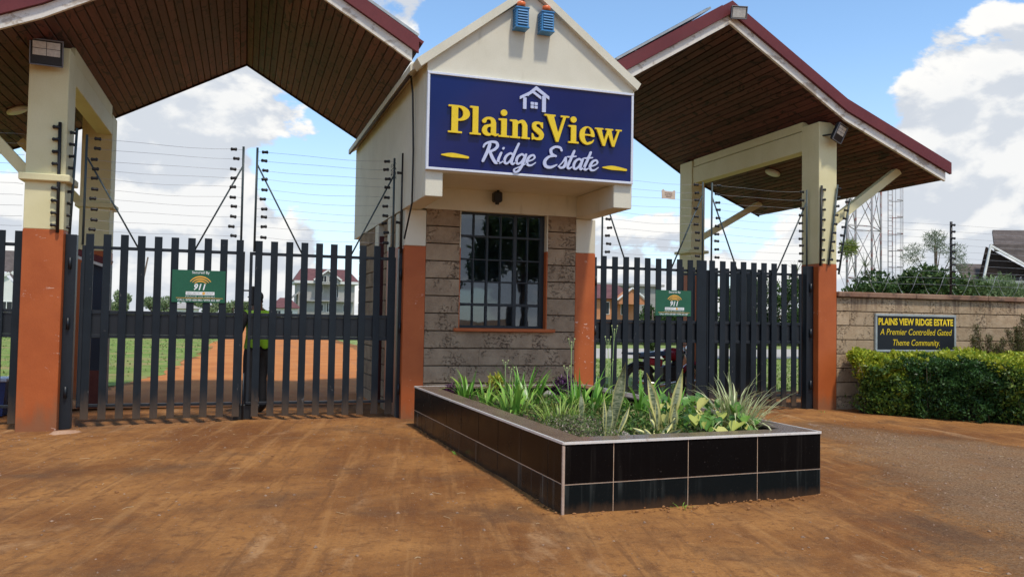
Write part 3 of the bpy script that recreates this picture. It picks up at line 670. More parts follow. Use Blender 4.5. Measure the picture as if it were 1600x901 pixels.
# ------------------------------------------------------------------ gatehouse
XL, XR, YF, YP = 2.08, 4.95, 10.0, 11.3
def skx(y): return XL-.02*(y-10)
gh = thing('gatehouse', 'small cream gabled gatehouse with brown stone walls and orange pillars', 'building', ((XL+XR)/2, 13, 0))
YB = 16.0
up = MB()                                                           # upper gabled volume: a shell that overhangs the stone front
g0, ga = 4.60, 5.66; cx = 3.45
up.prism([(XL, 3.22), (XR-.03, 3.22), (XR-.03, g0+.02), (cx, ga-.04), (XL, g0+.02)], YF, YF+.15)
v = [(skx(10.15), 10.15, 2.914), (skx(YB), YB, 2.88), (skx(YB), YB, 4.62), (skx(10.15), 10.15, 4.62)]
w_ = [(p[0]+.15, p[1], p[2]) for p in v]; up.add(v+w_, [(0, 3, 2, 1), (4, 5, 6, 7), (0, 1, 5, 4), (3, 7, 6, 2), (0, 4, 7, 3), (1, 2, 6, 5)])
up.bb(XR-.18, XR-.033, 10.153, YB, 2.914, 4.62)
up.prism([(XL-.1, 2.88), (XR-.03, 2.88), (XR-.03, g0+.02), (cx, ga-.04), (XL-.1, g0+.02)], YB-.15, YB-.002)
up.bb(skx(11.3)+.153, XR-.182, 11.3, 11.42, 2.93, 3.26); up.build('wall', CREAM, gh)
MB().bb(XL+.02, XR-.05, YF+.152, YP-.002, 3.235, 3.30).build('soffit', CREAM, gh)
for x0, x1 in ((XL+.002, XL+.225), (XR-.30, XR-.032)):
    MB().bb(x0, x1, YF+.003, YP+.1, 2.91, 3.232, .008).build('corbel', CREAM, gh)
rk = MB()                                                           # raking coping of the gable
for s, xe in ((-1, 1.93), (1, 5.0)):
    p0 = Vector((xe, 0, 4.60)); p1 = Vector((cx, 0, 5.76)); th = .075
    d = (p1-p0).normalized(); n_ = Vector((-d.z, 0, d.x)) if s > 0 else Vector((d.z, 0, -d.x)); n_ = n_ if n_.z < 0 else -n_
    poly = [(p0.x, p0.z), (p1.x, p1.z), (p1.x, p1.z-.115), (p0.x+n_.x*.09, p0.z-.09)]
    rk.prism(poly, YF-.075, YF+.20)
rk.build('gable_coping', CREAM, gh)
rf = MB()
for s, xe, xb in ((-1, 1.90, 1.84), (1, 5.03, 5.03)):
    v = [(xe, YF+.2, 4.60), (cx, YF+.2, 5.70), (cx, YB+.25, 5.70), (xb-.0, YB+.25, 4.66)]
    w_ = [(p[0], p[1], p[2]-.09) for p in v]; F = [(0, 1, 2, 3), (7, 6, 5, 4), (0, 4, 5, 1), (2, 6, 7, 3), (0, 3, 7, 4), (1, 5, 6, 2)]
    rf.add(v+w_, F if s > 0 else [tuple(reversed(q)) for q in F])
rf.build('roof', CREAM, gh)
MB().tube([(1.93, 10.4, 4.50), (1.90, 13, 4.52), (1.85, 16.1, 4.56)], .02, 6).build('eaves_batten', DARKW, gh)
# corner pillars, cream above an orange dado
def pillar(x0, x1, y0, y1, zt, parent, cr=CREAM, ztop=2.4, zb=-.2, nm_='pillar'):
    MB().bb(x0, x1, y0, y1, ztop, zt, .006).build(nm_, cr, parent)
    MB().bb(x0-.003, x1+.003, y0-.003, y1+.003, zb, ztop-.002, .006).build('orange_dado', ORANGE_D, parent)
pillar(XL, 2.38, YP, YP+.32, 2.905, gh); pillar(4.65, 4.96, YP, YP+.32, 2.905, gh)
# front stonework: course height .245
joint = .015; CH = .2455; z0 = 2.93
MB().bb(2.383, 2.872, YP+.045, YP+.25, .0, 2.93).bb(4.20, 4.647, YP+.045, YP+.25, 0, 2.93).bb(2.873, 4.199, YP+.047, YP+.25, 0, 1.255).build('backing_wall', MORTAR, gh)
def stone(x0, x1, y, zt, zb, parent, mat=STONE, d=.07):
    piece('stone_block', (x1-x0, d, zt-zb), .003, mat, ((x0+x1)/2, y+d/2-random.uniform(0, .003), (zt+zb)/2), parent, jit=.001)
for k in range(12):
    zt = z0-k*CH; zb = zt-CH+joint
    if zb < -.05: zb = -.1
    if zb > 1.2:
        stone(2.384, 2.872, YP, zt, zb, gh); stone(4.205, 4.646, YP, zt, zb, gh)
    else:
        x = 2.384; cuts = [[.62, 1.18, 1.75], [.38, .95, 1.6], [.8, 1.4]][k % 3]
        xs = [x]+[x+c for c in cuts]+[4.646]
        for a, b in zip(xs, xs[1:]): stone(a+.0004, b-.0004, YP, min(zt, 1.243), zb, gh)
MB().bb(2.80, 4.32, YP-.06, YP+.13, 1.215, 1.262, .006).build('window_sill', ORANGE, gh)
rv = MB(); rv.bb(4.190, 4.2045, YP+.002, YP+.16, 2.4, 2.93); rv.bb(2.8725, 2.884, YP+.002, YP+.16, 2.4, 2.93); rv.build('window_reveal', CREAM, gh)
rv = MB(); rv.bb(4.188, 4.2045, YP+.002, YP+.16, 1.262, 2.398); rv.bb(2.8725, 2.886, YP+.002, YP+.16, 1.262, 2.398); rv.build('orange_window_reveal', ORANGE, gh)
# steel casement
WX = [2.886, 3.07, 3.265, 3.465, 3.69, 3.88, 4.185]; WX[-1] = 4.09
WX = [2.90, 3.105, 3.31, 3.515, 3.735, 3.93, 4.13]; WZ = [1.29, 1.60, 1.93, 2.25, 2.585, 2.93]; wy = YP+.13
wf = MB(); wf.bb(2.886, 4.187, wy-.02, wy+.03, 1.263, 1.30, .003).bb(2.886, 4.187, wy-.02, wy+.03, 2.90, 2.93, .003).bb(2.886, 2.915, wy-.02, wy+.03, 1.30, 2.90, .003).bb(4.12, 4.187, wy-.02, wy+.03, 1.30, 2.90, .003)
wf = wf.build('window', STEEL, gh)
for i, x in enumerate(WX[1:-1]): hw = (.011, .015, .011, .026, .011)[i]; MB().bb(x-hw, x+hw, wy-.017, wy+.015, 1.30, 2.90, .003).build('mullion', STEEL, wf)
for i, zz in enumerate(WZ[1:-1]): hh = (.02, .011, .011, .016)[i]; MB().bb(2.915, 4.12, wy-.014, wy+.012, zz-hh, zz+hh, .003).build('glazing_bar', STEEL, wf)
for a, b in zip(WX, WX[1:]):
    for c_, d in zip(WZ, WZ[1:]): piece('pane', (b-a-.02, .004, d-c_-.02), 0, GLASS, ((a+b)/2, wy+.018, (c_+d)/2), wf, rot=(random.uniform(-.006, .006), 0, random.uniform(-.006, .006)))
# room seen through the window
rm = MB(); rm.bb(2.4, 4.6, 13.6, 13.65, .1, 2.86); rm.bb(2.33, 2.38, 11.7, 13.6, .1, 2.86); rm.bb(4.6, 4.65, 11.7, 13.6, .1, 2.86); rm.bb(2.33, 4.65, 11.6, 13.65, 2.865, 2.90); rm.bb(2.33, 4.65, 11.6, 13.65, .02, .08); rm.build('room_lining', ROOM, gh)
MB().bb(4.15, 4.55, 13.52, 13.58, .5, 2.5, .01).build('inner_door', CURT, gh)
MB().bb(2.6, 4.2, 11.9, 12.6, 1.20, 1.26, .01).build('desk', ROOM, gh)
# left side wall of the gatehouse: stone, door, pillars
def sbox(name, y0, y1, z0_, z1_, prot, mat, th=.25):
    xa, xb = skx(y0)-prot, skx(y1)-prot; v = [(xa, y0, z0_), (xb, y1, z0_), (xb, y1, z1_), (xa, y0, z1_)]; w_ = [(p[0]+th, p[1], p[2]) for p in v]
    return MB().add(v+w_, [(0, 3, 2, 1), (4, 5, 6, 7), (0, 1, 5, 4), (3, 7, 6, 2), (0, 4, 7, 3), (1, 2, 6, 5)]).build(name, mat, gh)
for y0, y1 in ((12.25, 12.5), (13.3, 13.62)):
    sbox('pillar', y0, y1, 2.4, 2.885, -.005, CREAM); sbox('orange_dado', y0+.001, y1-.001, -.1, 2.398, -.002, ORANGE_D)
sbox('pillar', 11.625, 11.85, 2.4, 2.885, -.005, CREAM); sbox('orange_dado', 11.626, 11.849, -.1, 2.398, -.002, ORANGE_D)
sbox('door', 12.82, 13.28, .05, 2.6, -.12, DOORM, .04)
sbox('door_frame', 12.78, 12.82, .05, 2.7, -.02, DOORF, .2); sbox('door_frame', 13.262, 13.298, .05, 2.7, -.02, DOORF, .2)
sbox('backing_wall', 13.625, 15.3, -.1, 2.87, -.04, MORTAR, .2); sbox('backing_wall', 12.505, 12.775, -.1, 2.87, -.04, MORTAR, .2); sbox('backing_wall', 11.853, 12.247, -.1, 2.87, -.04, MORTAR, .2)
for k in range(12):
    zt = 2.87-k*CH; zb = max(zt-CH+joint, -.1)
    for y0, y1 in ((13.63, 14.4 if k % 2 else 14.7), (14.406 if k % 2 else 14.706, 15.3), (12.51, 12.77), (11.86, 12.24)):
        piece('stone_block', (.06, y1-y0, zt-zb), .006, STONE, (skx((y0+y1)/2)+.03, (y0+y1)/2, (zt+zb)/2), gh, rot=(0, 0, .02))
MB().bb(2.2, 4.9, 15.2, 15.3, -.1, 2.88).build('back_wall', CREAM, gh); MB().bb(4.80, 4.93, 11.63, 15.25, -.1, 2.9).build('right_wall', CREAM, gh)

# gutter pipe / cable down the side, camera lamp, sirens
cb = MB(); cb.tube([(1.985, 10.62, 4.60), (2.02, 10.63, 4.35), (2.045, 10.64, 3.6), (2.04, 10.62, 2.9), (2.0, 10.9, 2.45)], .013, 6)
tag(cb.build('power_cable', BLACK), 'black cable hanging down the left cream side of the gatehouse', 'cable')
lamp = thing('soffit_lamp', 'small black lantern fixed under the overhang above the gatehouse window', 'lamp', (3.38, 11.2, 3.05))
MB().bb(3.315, 3.445, 11.13, 11.25, 3.06, 3.21, .02).build('lamp_body', BLACK, lamp); MB().tube([(3.38, 11.19, 3.03), (3.38, 11.19, 3.07)], .03, 8).tube([(3.38, 11.19, 3.205), (3.40, 11.19, 3.235)], .02, 8).build('bracket', BLACK, lamp)
def siren(x, zt, label):
    s = thing('alarm_siren', label, 'siren', (x, 9.93, zt-.34), 'alarm sirens on the gable')
    y0, y1 = 9.83, 9.995; z0_, z1_ = zt-.26, zt
    b = MB(); b.bb(x-.085, x+.085, y0+.012, y1, z0_, z1_, .006).bb(x-.092, x+.092, y0, y1, z1_-.012, z1_+.006, .003).bb(x-.092, x+.092, y0, y1, z0_-.004, z0_+.016, .003); b.build('housing', BLUE_SIREN, s)
    for k in range(6):
        zz = z0_+.045+k*.034
        MB().box((x, y0+.006, zz), (.13, .018, .020), (R(-30), 0, 0)).box((x-.087, (y0+y1)/2, zz), (.016, .11, .020), (0, R(30), 0)).build('louvre', BLUE_SIREN, s)
        MB().bb(x-.06, x+.06, y0+.008, y0+.0118, zz-.018, zz-.010).build('slot', BLACK, s)
    MB().tube([(x, 9.91, z1_+.004), (x, 9.91, z1_+.03)], .05, 14).build('beacon_base', BLACK, s)
    MB().tube([(x, 9.91, z1_+.03), (x, 9.91, z1_+.085), (x, 9.91, z1_+.092)], [.055, .055, .045], 16).build('beacon', ORANGE_L, s)
siren(3.27, 5.385, 'left blue louvred siren box with orange beacon high on the gable')
siren(3.615, 5.375, 'right blue louvred siren box with orange beacon high on the gable')

# ------------------------------------------------------------------ canopies
def canopy(label, prof, y0, y1, ridge_i, loc):
    """prof: soffit profile (x,z) from left eave to right eave"""
    r_ = thing('gate_canopy', label, 'canopy', loc, 'canopies over the gates')
    for i in range(len(prof)-1):
        (xa, za), (xb, zb) = prof[i], prof[i+1]; L = math.hypot(xb-xa, zb-za); ang = math.atan2(zb-za, xb-xa); n = max(1, round(L/.112)); wd = L/n
        for k in range(n):
            t = (k+.5)/n; x = xa+(xb-xa)*t; zz = za+(zb-za)*t
            nx, nz = -math.sin(ang), math.cos(ang); off = .012+random.uniform(0, .003)
            o = piece('soffit_board', (round(wd-.014, 3), round(y1-y0-.06, 2), .018), .004, SOFFIT, (x+nx*off, (y0+y1)/2, zz+nz*off), r_)
            o.rotation_euler = (0, -ang, 0)
        # roof deck above the boards
        m = MB(); nx, nz = -math.sin(ang), math.cos(ang)
        def P(x, z, d): return (x+nx*d, z+nz*d)
        m.prism([P(xa, za, .024), P(xb, zb, .024), P(xb, zb, .26), P(xa, za, .26)], y0+.03, y1-.01); m.build('roof_deck', DARKW, r_)
        m = MB(); m.prism([P(xa, za, .262), P(xb, zb, .262), P(xb, zb, .30), P(xa, za, .30)], y0-.05, y1+.05); m.build('roof_covering', REDF, r_)
    xr, zr = prof[ridge_i]
    MB().prism([(xr, zr+.012), (xr-.17, zr+.17), (xr, zr+.335), (xr+.17, zr+.17)], y0+.02, y1-.015).build('ridge_beam', DARKW, r_)  # added filler, stops light leaking through the open ridge joint
    def run(d0, d1, ya, yb, name, mat, ext=0.):
        for i in range(len(prof)-1):
            (xa, za), (xb, zb) = prof[i], prof[i+1]; L = math.hypot(xb-xa, zb-za); ux, uz = (xb-xa)/L, (zb-za)/L
            if i == 0: xa -= ux*ext; za -= uz*ext
            if i == len(prof)-2: xb += ux*ext; zb += uz*ext
            MB().prism([(xa, za+d0), (xb, zb+d0), (xb, zb+d1), (xa, za+d1)], ya, yb).build(name, mat, r_)
    run(-.012, .135, y0-.035, y0+.012, 'white_fascia', FASCIA)
    run(.140, .335, y0-.085, y0-.037, 'red_barge_board', REDF, .09)
    run(-.02, .10, y1-.012, y1+.02, 'back_fascia', DARKW)
    run(.105, .31, y1+.021, y1+.05, 'red_back_board', REDF)
    return r_
LCP = [(-4.4, 3.85), (-2.3, 4.75), (-.1, 5.95), (1.97, 4.735)]
lc = canopy('tall left canopy with brown timber soffit over the double main gate', LCP, 10.5, 15.62, 2, (-2.4, 11.5, 0))
RCP = [(5.02, 4.82), (7.05, 6.055), (9.22, 4.735), (11.28, 3.885)]
rc = canopy('right canopy with dark timber soffit over the closed side gate', RCP, 11.0, 16.3, 1, (9.13, 11.5, 0))
def seg_z(prof, x):
    for (xa, za), (xb, zb) in zip(prof, prof[1:]):
        if xa <= x <= xb: return za+(zb-za)*(x-xa)/(xb-xa)
# left pillars and beam
pillar(-2.60, -2.16, 11.3, 11.74, 4.66, lc, CREAMY); pillar(-2.62, -2.17, 14.85, 15.33, 4.66, lc, CREAMY)
MB().bb(-2.66, -2.10, 11.24, 11.80, 2.985, 3.075, .012).build('collar', CREAMY, lc); MB().bb(-2.68, -2.11, 14.79, 15.39, 3.10, 3.19, .012).build('collar', CREAMY, lc)
MB().bb(-2.40, -2.172, 11.742, 14.848, 4.32, 4.60, .006).build('beam', CREAMY, lc); MB().bb(-2.40, -2.182, 11.743, 14.847, 4.612, 4.80, .004).build('wall_plate', CREAMY, lc)
MB().bar((-2.58, 11.52, 3.05), (-3.55, 11.52, 4.12), .13, .13).build('brace', CREAMY, lc); MB().bar((-2.6, 15.09, 3.15), (-3.55, 15.09, 4.15), .13, .13).build('brace', CREAMY, lc)
# right pillars and beam
pillar(8.97, 9.325, 11.3, 11.745, 4.76, rc, CREAMY); pillar(8.95, 9.27, 15.35, 15.85, 4.83, rc, CREAMY)
MB().bb(8.86, 9.34, 15.28, 15.92, 2.86, 2.92, .01).build('collar', CREAMY, rc)
MB().bb(8.972, 9.2, 11.747, 15.348, 4.34, 4.685, .006).build('beam', CREAMY, rc); MB().bb(8.984, 9.2, 11.748, 15.347, 4.70, 4.85, .004).build('wall_plate', CREAMY, rc)
MB().bar((9.31, 11.52, 3.06), (10.78, 11.52, 4.10), .13, .13, up=(0, 1, 0)).build('brace', CREAMY, rc); MB().bar((9.2, 15.65, 3.13), (10.85, 15.65, 4.07), .12, .12).build('brace', CREAMY, rc)
def soffit_light(prof, x, y, label):
    (xa, za), (xb, zb) = [s for s in zip(prof, prof[1:]) if s[0][0] <= x <= s[1][0]][0]; ang = math.atan2(zb-za, xb-xa); zz = seg_z(prof, x)
    t = thing('ceiling_light', label, 'ceiling light', (x, y, zz), 'round lights in the soffits'); n_ = Vector((math.sin(ang), 0, -math.cos(ang)))
    p = Vector((x, y, zz)); MB().tube([p, p+n_*.03], .15, 22).build('rim', CREAM, t); MB().tube([p+n_*.028, p+n_*.045, p+n_*.052], [.125, .11, .07], 22).build('diffuser', WHITE, t)
soffit_light(LCP, -3.26, 13.59, 'round pale light under the left canopy, beyond the left pillar')
soffit_light(RCP, 9.97, 13.95, 'round pale light under the right canopy behind the tall pillar')
def slab(p, u, v_, n_, d, name, mat, parent, mi=0):
    p, u, v_, n_ = map(Vector, (p, u, v_, n_)); V = [p, p+u, p+u+v_, p+v_]; W = [q+n_*d for q in V]
    return MB().add(V+W, [(3, 2, 1, 0), (4, 5, 6, 7), (0, 1, 5, 4), (1, 2, 6, 5), (2, 3, 7, 6), (3, 0, 4, 7)]).build(name, mat, parent)
def solar(x0, z0_, x1, z1_, y, L, label):
    t = thing('solar_panel', label, 'solar panel', (x0, y, z0_)); u = Vector((x1-x0, 0, z1_-z0_)); n_ = Vector((-u.z, 0, u.x)).normalized()
    n_ = n_ if n_.z > 0 else -n_
    slab((x0, y, z0_), u, (0, L, 0), n_, .035, 'panel_frame', ALU, t); p = Vector((x0, y, z0_))+u*.02+Vector((0, .03, 0))+n_*.036
    slab(p, u*.96, (0, L-.06, 0), n_, .004, 'cell_sheet', SOLAR, t)
    for k in (.2, .8):
        q = Vector((x0, y+.05, z0_))+u*k; MB().tube([q, q-Vector((0, 0, .2))], .015, 6).build('mounting_leg', ALU, t)
solar(5.24, 5.34, 6.85, 6.34, 11.2, 1.6, 'solar panel tilted above the red roof of the right canopy')
solar(.62, 6.02, 2.10, 5.16, 10.75, 1.6, 'thin solar panel on the left canopy roof beside the gable')
def floodlight(p, yaw, pitch, label, w_=.34, h=.32, cells=(2, 2), full=False, arm=(0, .12, 0), roll=0):
    M = Matrix.Translation(p) @ Euler((R(pitch), R(roll), R(yaw)), 'XYZ').to_matrix().to_4x4(); t = thing('floodlight', label, 'floodlight', p, 'floodlights')
    MB(M).bb(-w_/2, w_/2, -.02, .035, -h/2, h/2, .02).bb(-w_/2+.03, w_/2-.03, .035, .06, -h/2+.03, h/2-.03, .008).build('housing', BLACK, t)
    z1_ = h/2-.025; z0_ = -h/2+.025 if full else -h/2+.115
    MB(M).bb(-w_/2+.022, w_/2-.022, -.0235, -.0205, -h/2+.022, h/2-.022, .001).build('front_glass', BLACK if not full else LENS, t)
    if not full:
        cw = (w_-.06)/cells[0]; chh = (z1_-z0_)/cells[1]
        for i in range(cells[0]):
            for j in range(cells[1]):
                MB(M).bb(-w_/2+.03+cw*i+.003, -w_/2+.03+cw*(i+1)-.003, -.029, -.024, z0_+chh*j+.003, z0_+chh*(j+1)-.003, .0025).build('reflector', LENS, t)
    fr_ = MB(M); e = .012
    fr_.bb(-w_/2-.002, w_/2+.002, -.032, -.018, h/2-e, h/2+.002, .003).bb(-w_/2-.002, w_/2+.002, -.032, -.018, -h/2-.002, -h/2+e, .003).bb(-w_/2-.002, -w_/2+e, -.032, -.018, -h/2+e, h/2-e, .003).bb(w_/2-e, w_/2+.002, -.032, -.018, -h/2+e, h/2-e, .003); fr_.build('rim', nm('rim_grey', (.16, .16, .17), (.2, .2, .21), 5, .4), t)
    MB().tube([Vector(p), Vector(p)+Vector(arm)], .014, 6).build('bracket', BLACK, t)
floodlight((-2.385, 11.15, 4.53), 6, 10, 'large square floodlight at the top of the left cream pillar', .36, .31)
floodlight((7.10, 10.82, 6.17), -12, 14, 'square floodlight at the peak of the right canopy', .25, .19, full=True, arm=(-.1, .1, -.05))
floodlight((9.22, 11.12, 4.55), 20, 20, 'tilted floodlight on the tall cream pillar of the right gate', .26, .29, (2, 3), arm=(-.18, .19, -.02), roll=12)

# ------------------------------------------------------------------ gates
GZ = 2.385
def gate(label, xs, x0, x1, loc, y=11.5, zb=.05, zt=GZ, group='metal picket gates', pw=.092, wide=(), rot=0.):
    t = thing('metal_gate', label, 'gate', loc, group)
    def T_(x, yy): return (loc[0]+(x-loc[0])*math.cos(rot)-(yy-y)*math.sin(rot), y+(x-loc[0])*math.sin(rot)+(yy-y)*math.cos(rot))
    def bx(xa, xb, ya, yb, za, zb_, name, mat, b=.003):
        cx_, cy_ = T_((xa+xb)/2, (ya+yb)/2); MB().box((cx_, cy_, (za+zb_)/2), (xb-xa, yb-ya, zb_-za), (0, 0, rot), b).build(name, mat, t)
    bx(x0, x1, y+.0, y+.04, 2.195, 2.235, 'top_rail', STEEL); bx(x0, x1, y+.0, y+.04, .205, .24, 'bottom_rail', STEEL)
    bx(x0, x1, y+.0, y+.045, 1.375, 1.42, 'middle_rail', STEEL); bx(x0, x1, y+.0, y+.045, 1.07, 1.115, 'middle_rail', STEEL)
    bx(x0+.002, x1-.002, y+.018, y+.022, 1.116, 1.374, 'mid_panel', PANEL, 0)
    bx(x0, x0+.04, y+.001, y+.041, .24, 2.195, 'stile', STEEL); bx(x1-.04, x1, y+.001, y+.041, .24, 2.195, 'stile', STEEL)
    for i, x in enumerate(xs):
        w_ = pw*(1.9 if i in wide else 1); a, b_ = T_(x, y-.014)
        o = piece('picket', (round(w_, 3), .022, round(zt-zb, 3)), .002, PICKET, (a, b_, (zt+zb)/2+random.uniform(-.004, .004)), t, rot=(0, random.uniform(-.002, .002), rot))
    return t
gA = [-1.89+.2*i for i in range(10)]; gB = [.15+.198*i for i in range(10)]
LG = gate('left leaf of the double main gate, from the left pillar to the latch', gA, -1.98, -.025, (-1.0, 11.5, 0))
RG = gate('right leaf of the double main gate, from the latch to the gatehouse', gB, .035, 2.0, (1.0, 11.5, 0))
CG = gate('left leaf of the side gate, between the gatehouse and the wide post', [5.19+.1865*i for i in range(9)]+[6.89], 5.05, 6.99, (6.0, 11.5, 0), wide=(9,))
DG = gate('right leaf of the side gate, between the wide post and the right pillar', [7.08+.1937*i for i in range(9)], 7.0, 8.80, (7.9, 11.5, 0), pw=.098)
PG = gate('narrow gate section at the left edge behind the orange pillar', [-3.47, -3.27, -3.07, -2.87, -2.68], -3.9, -2.60, (-3.0, 11.5, -.05), zb=.02)
EG = gate('open inner gate leaf standing behind the right side gate', [7.0+.21*i for i in range(9)], 6.95, 8.78, (6.95, 12.35, 0), y=12.35, zb=.1, zt=2.33, rot=-.10)
for (x0, x1, ya, lb) in ((-2.155, -2.03, 11.42, 'dark steel hinge post beside the left orange pillar'), (2.03, 2.078, 11.42, 'slim dark steel hinge post beside the gatehouse pillar'),
                     (8.83, 8.963, 11.42, 'dark steel hinge post beside the right orange pillar'), (5.0, 5.045, 11.42, 'thin dark steel hinge post at the right of the gatehouse')):
    ps = thing('gate_post', lb, 'gate post', ((x0+x1)/2, 11.5, 0)); MB().bb(x0, x1, ya, ya+.12, -.1, 2.36, .004).build('post', STEEL, ps)
    for zz in (.4, 1.25, 2.0): MB().tube([((x0+x1)/2, ya-.02, zz-.07), ((x0+x1)/2, ya-.02, zz+.07)], .02, 8).build('hinge', STEEL, ps)
lt = thing('gate_latch', 'heavy dark bolt and lock box where the two main gate leaves meet', 'latch', (0, 11.5, 0))
MB().bb(-.105, -.03, 11.545, 11.60, 1.42, 1.80, .01).bb(.04, .11, 11.545, 11.60, 1.52, 1.78, .01).build('lock_box', BLACK, lt)
MB().tube([(-.12, 11.57, 1.72), (.14, 11.57, 1.72)], .012, 6).build('bolt', STEEL, lt); MB().tube([(.0, 11.52, .0), (.0, 11.52, .62)], .012, 6).build('drop_bolt', STEEL, lt)
MB().bb(-.12, .12, 11.54, 11.64, .0, .20, .01).build('ground_socket', BLACK, lt)

# ------------------------------------------------------------------ small text helper
def text(name, body, x, z, size, mat, y, parent, width=None, bold=0., shear=0., align='CENTER', sp=1.):
    cu = bpy.data.curves.new('tmp', 'FONT'); cu.body = body; cu.size = 1; cu.align_x = align; cu.offset = bold; cu.shear = shear; cu.resolution_u = 3; cu.space_character = sp
    o = bpy.data.objects.new('t', cu); COL.objects.link(o); bpy.context.view_layer.update(); dx = o.dimensions.x; bpy.data.objects.remove(o)
    kx = (width/dx) if width else size
    return curve_mesh(name, cu, mat, lambda a, b, c: (x+a*kx, y-c, z+b*size), parent)
def plate911(x0, x1, z0_, z1_, y, label):
    t = thing('security_sign', label, 'sign', ((x0+x1)/2, y, z0_), 'green security signs on the gates'); cx_ = (x0+x1)/2+.02; W = x1-x0; H = z1_-z0_
    MB().bb(x0, x1, y, y+.006, z0_, z1_, .001).build('plate', GREEN_S, t); yy = y-.0015
    text('lettering', 'Secured By', cx_, z0_+H*.895, H*.115, WHP, yy, t, W*.33, .01)
    for k, (r_, wd) in enumerate(((.30, .26), (.245, .20), (.19, .15))):
        pts = []; n = 14; c0 = z0_+H*.44
        up_ = [(cx_+W*r_*1.02*math.sin(a)*.78, c0+H*r_*1.35*math.cos(a)*.95) for a in np.linspace(-1.0+.05*k, 1.0-.05*k, n)]
        dn = [(cx_+(p[0]-cx_)*.93, p[1]-H*.042*math.sin(math.pi*(i+.3)/(n-.4))-.002) for i, p in enumerate(up_)]
        MB().add([(p[0], yy, p[1]) for p in up_]+[(p[0], yy, p[1]) for p in dn], [(i, i+n, i+n+1, i+1) for i in range(n-1)]).build('signal_arc', ORP, t)
    text('number', '911', cx_-W*.02, z0_+H*.395, H*.26, WHP, yy, t, W*.22, .03, .25)
    MB().bb(cx_-W*.27, cx_+W*.27, yy, yy+.001, z0_+H*.23, z0_+H*.335).build('white_band', WHP, t)
    text('lettering', 'SECURITY', cx_-W*.13, z0_+H*.255, H*.08, GREYP, yy-.001, t, W*.24); text('lettering', 'GROUP', cx_+W*.17, z0_+H*.255, H*.08, GREYP, yy-.001, t, W*.14)
    MB().tube([(cx_+W*.065, yy-.001, z0_+H*.285), (cx_+W*.065, yy-.0015, z0_+H*.285)], H*.05, 5, sm=False).build('star', ORP, t)
    text('lettering', 'PEACE OF MIND', cx_, z0_+H*.165, H*.045, WHP, yy, t, W*.55)
    MB().bb(cx_-W*.45, cx_+W*.43, yy, yy+.001, z0_+H*.130, z0_+H*.142).build('rule', ORP, t)
    text('lettering', 'CALL: 0725 628 085 / 0792 652 487', cx_-W*.02, z0_+H*.045, H*.085, WHP, yy, t, W*.80, .015)
plate911(-.915, -.262, 1.545, 1.965, 11.463, 'green 911 security plate on the left leaf of the main gate')
plate911(6.065, 6.69, 1.492, 1.892, 11.463, 'green 911 security plate on the side gate right of the gatehouse')

# ------------------------------------------------------------------ electric fence
def insul(mb_, p, ax=0):
    p = Vector(p); d = Vector((1, 0, 0)) if ax == 0 else Vector((0, 0, 1))
    mb_.tube([p-d*.042, p-d*.032, p-d*.008, p+d*.008, p+d*.032, p+d*.042], [.012, .024, .018, .018, .024, .012], 8)
INS = MB()
insul(INS, (0, 0, 0)); INSO = None
def insulator(p, parent):
    global INSO
    if INSO is None: o = INS.build('insulator', BLACK, parent); INSO = o.data
    else: o = link(bpy.data.objects.new('insulator', INSO), parent)
    o.location = Vector(p)-wloc(parent)
    if INSO.users == 1:
        for v in INSO.vertices: v.co = v.co+wloc(parent)
    o.rotation_euler = (0, random.uniform(-.12, .12), random.uniform(-.2, .2)); return o
def efence(label, x0, x1, y, braces, zs, zb=2.24, zt=3.64, ins=(True, True), poles=(True, True)):
    t = thing('electric_fence', label, 'electric fence', ((x0+x1)/2, y, 2.2), 'electric fence sections on the gates')
    for on, x, s in ((poles[0], x0, 1), (poles[1], x1, -1)):
        if on: MB().tube([(x, y, zb), (x+.004*s, y, zt)], .015, 8).build('pole', POLE_M, t)
    for xa, za, xb, zb_ in braces: MB().tube([(xa, y+.01, za), (xb, y+.01, zb_)], .012, 6).build('brace', POLE_M, t)
    for k, zz in enumerate(zs):
        j = random.uniform(-.012, .012); xa = x0+(.11+random.uniform(-.02, .02)); xb = x1-(.11+random.uniform(-.02, .02))
        if ins[0]: insulator((xa, y, zz+j), t)
        if ins[1]: insulator((xb, y, zz+j), t)
        p = [(x0, y, zz+j)]+[(xa+(xb-xa)*u, y, zz+j-.02*math.sin(math.pi*u)-.008*math.sin(7*u+k)) for u in np.linspace(0, 1, 7)]+[(x1, y, zz+j)]
        MB().tube(p, .0019, 4, cap=False).build('wire', WIRE, t)
    return t
ZS = [2.445+.1275*i for i in range(10)]
efence('electric fence above the left leaf of the main gate', -1.975, -.08, 11.5, [(-1.96, 3.35, -1.34, 2.24), (-.08, 3.39, -.65, 2.24)], ZS)
efence('electric fence above the right leaf of the main gate', .09, 1.95, 11.5, [(.10, 3.41, .71, 2.24), (1.94, 3.39, 1.37, 2.24)], ZS)
efence('electric fence above the side gate next to the gatehouse', 5.16, 6.91, 11.5, [(5.17, 3.36, 5.59, 2.24), (6.9, 3.42, 6.36, 2.24)], ZS)
efence('electric fence above the side gate next to the right pillar', 7.07, 8.89, 11.5, [(7.08, 3.42, 7.56, 2.24), (8.88, 3.42, 8.30, 2.24)], ZS)
efence('electric fence above the narrow section at the left edge', -5.2, -2.66, 11.5, [], ZS, ins=(False, False), poles=(False, False))
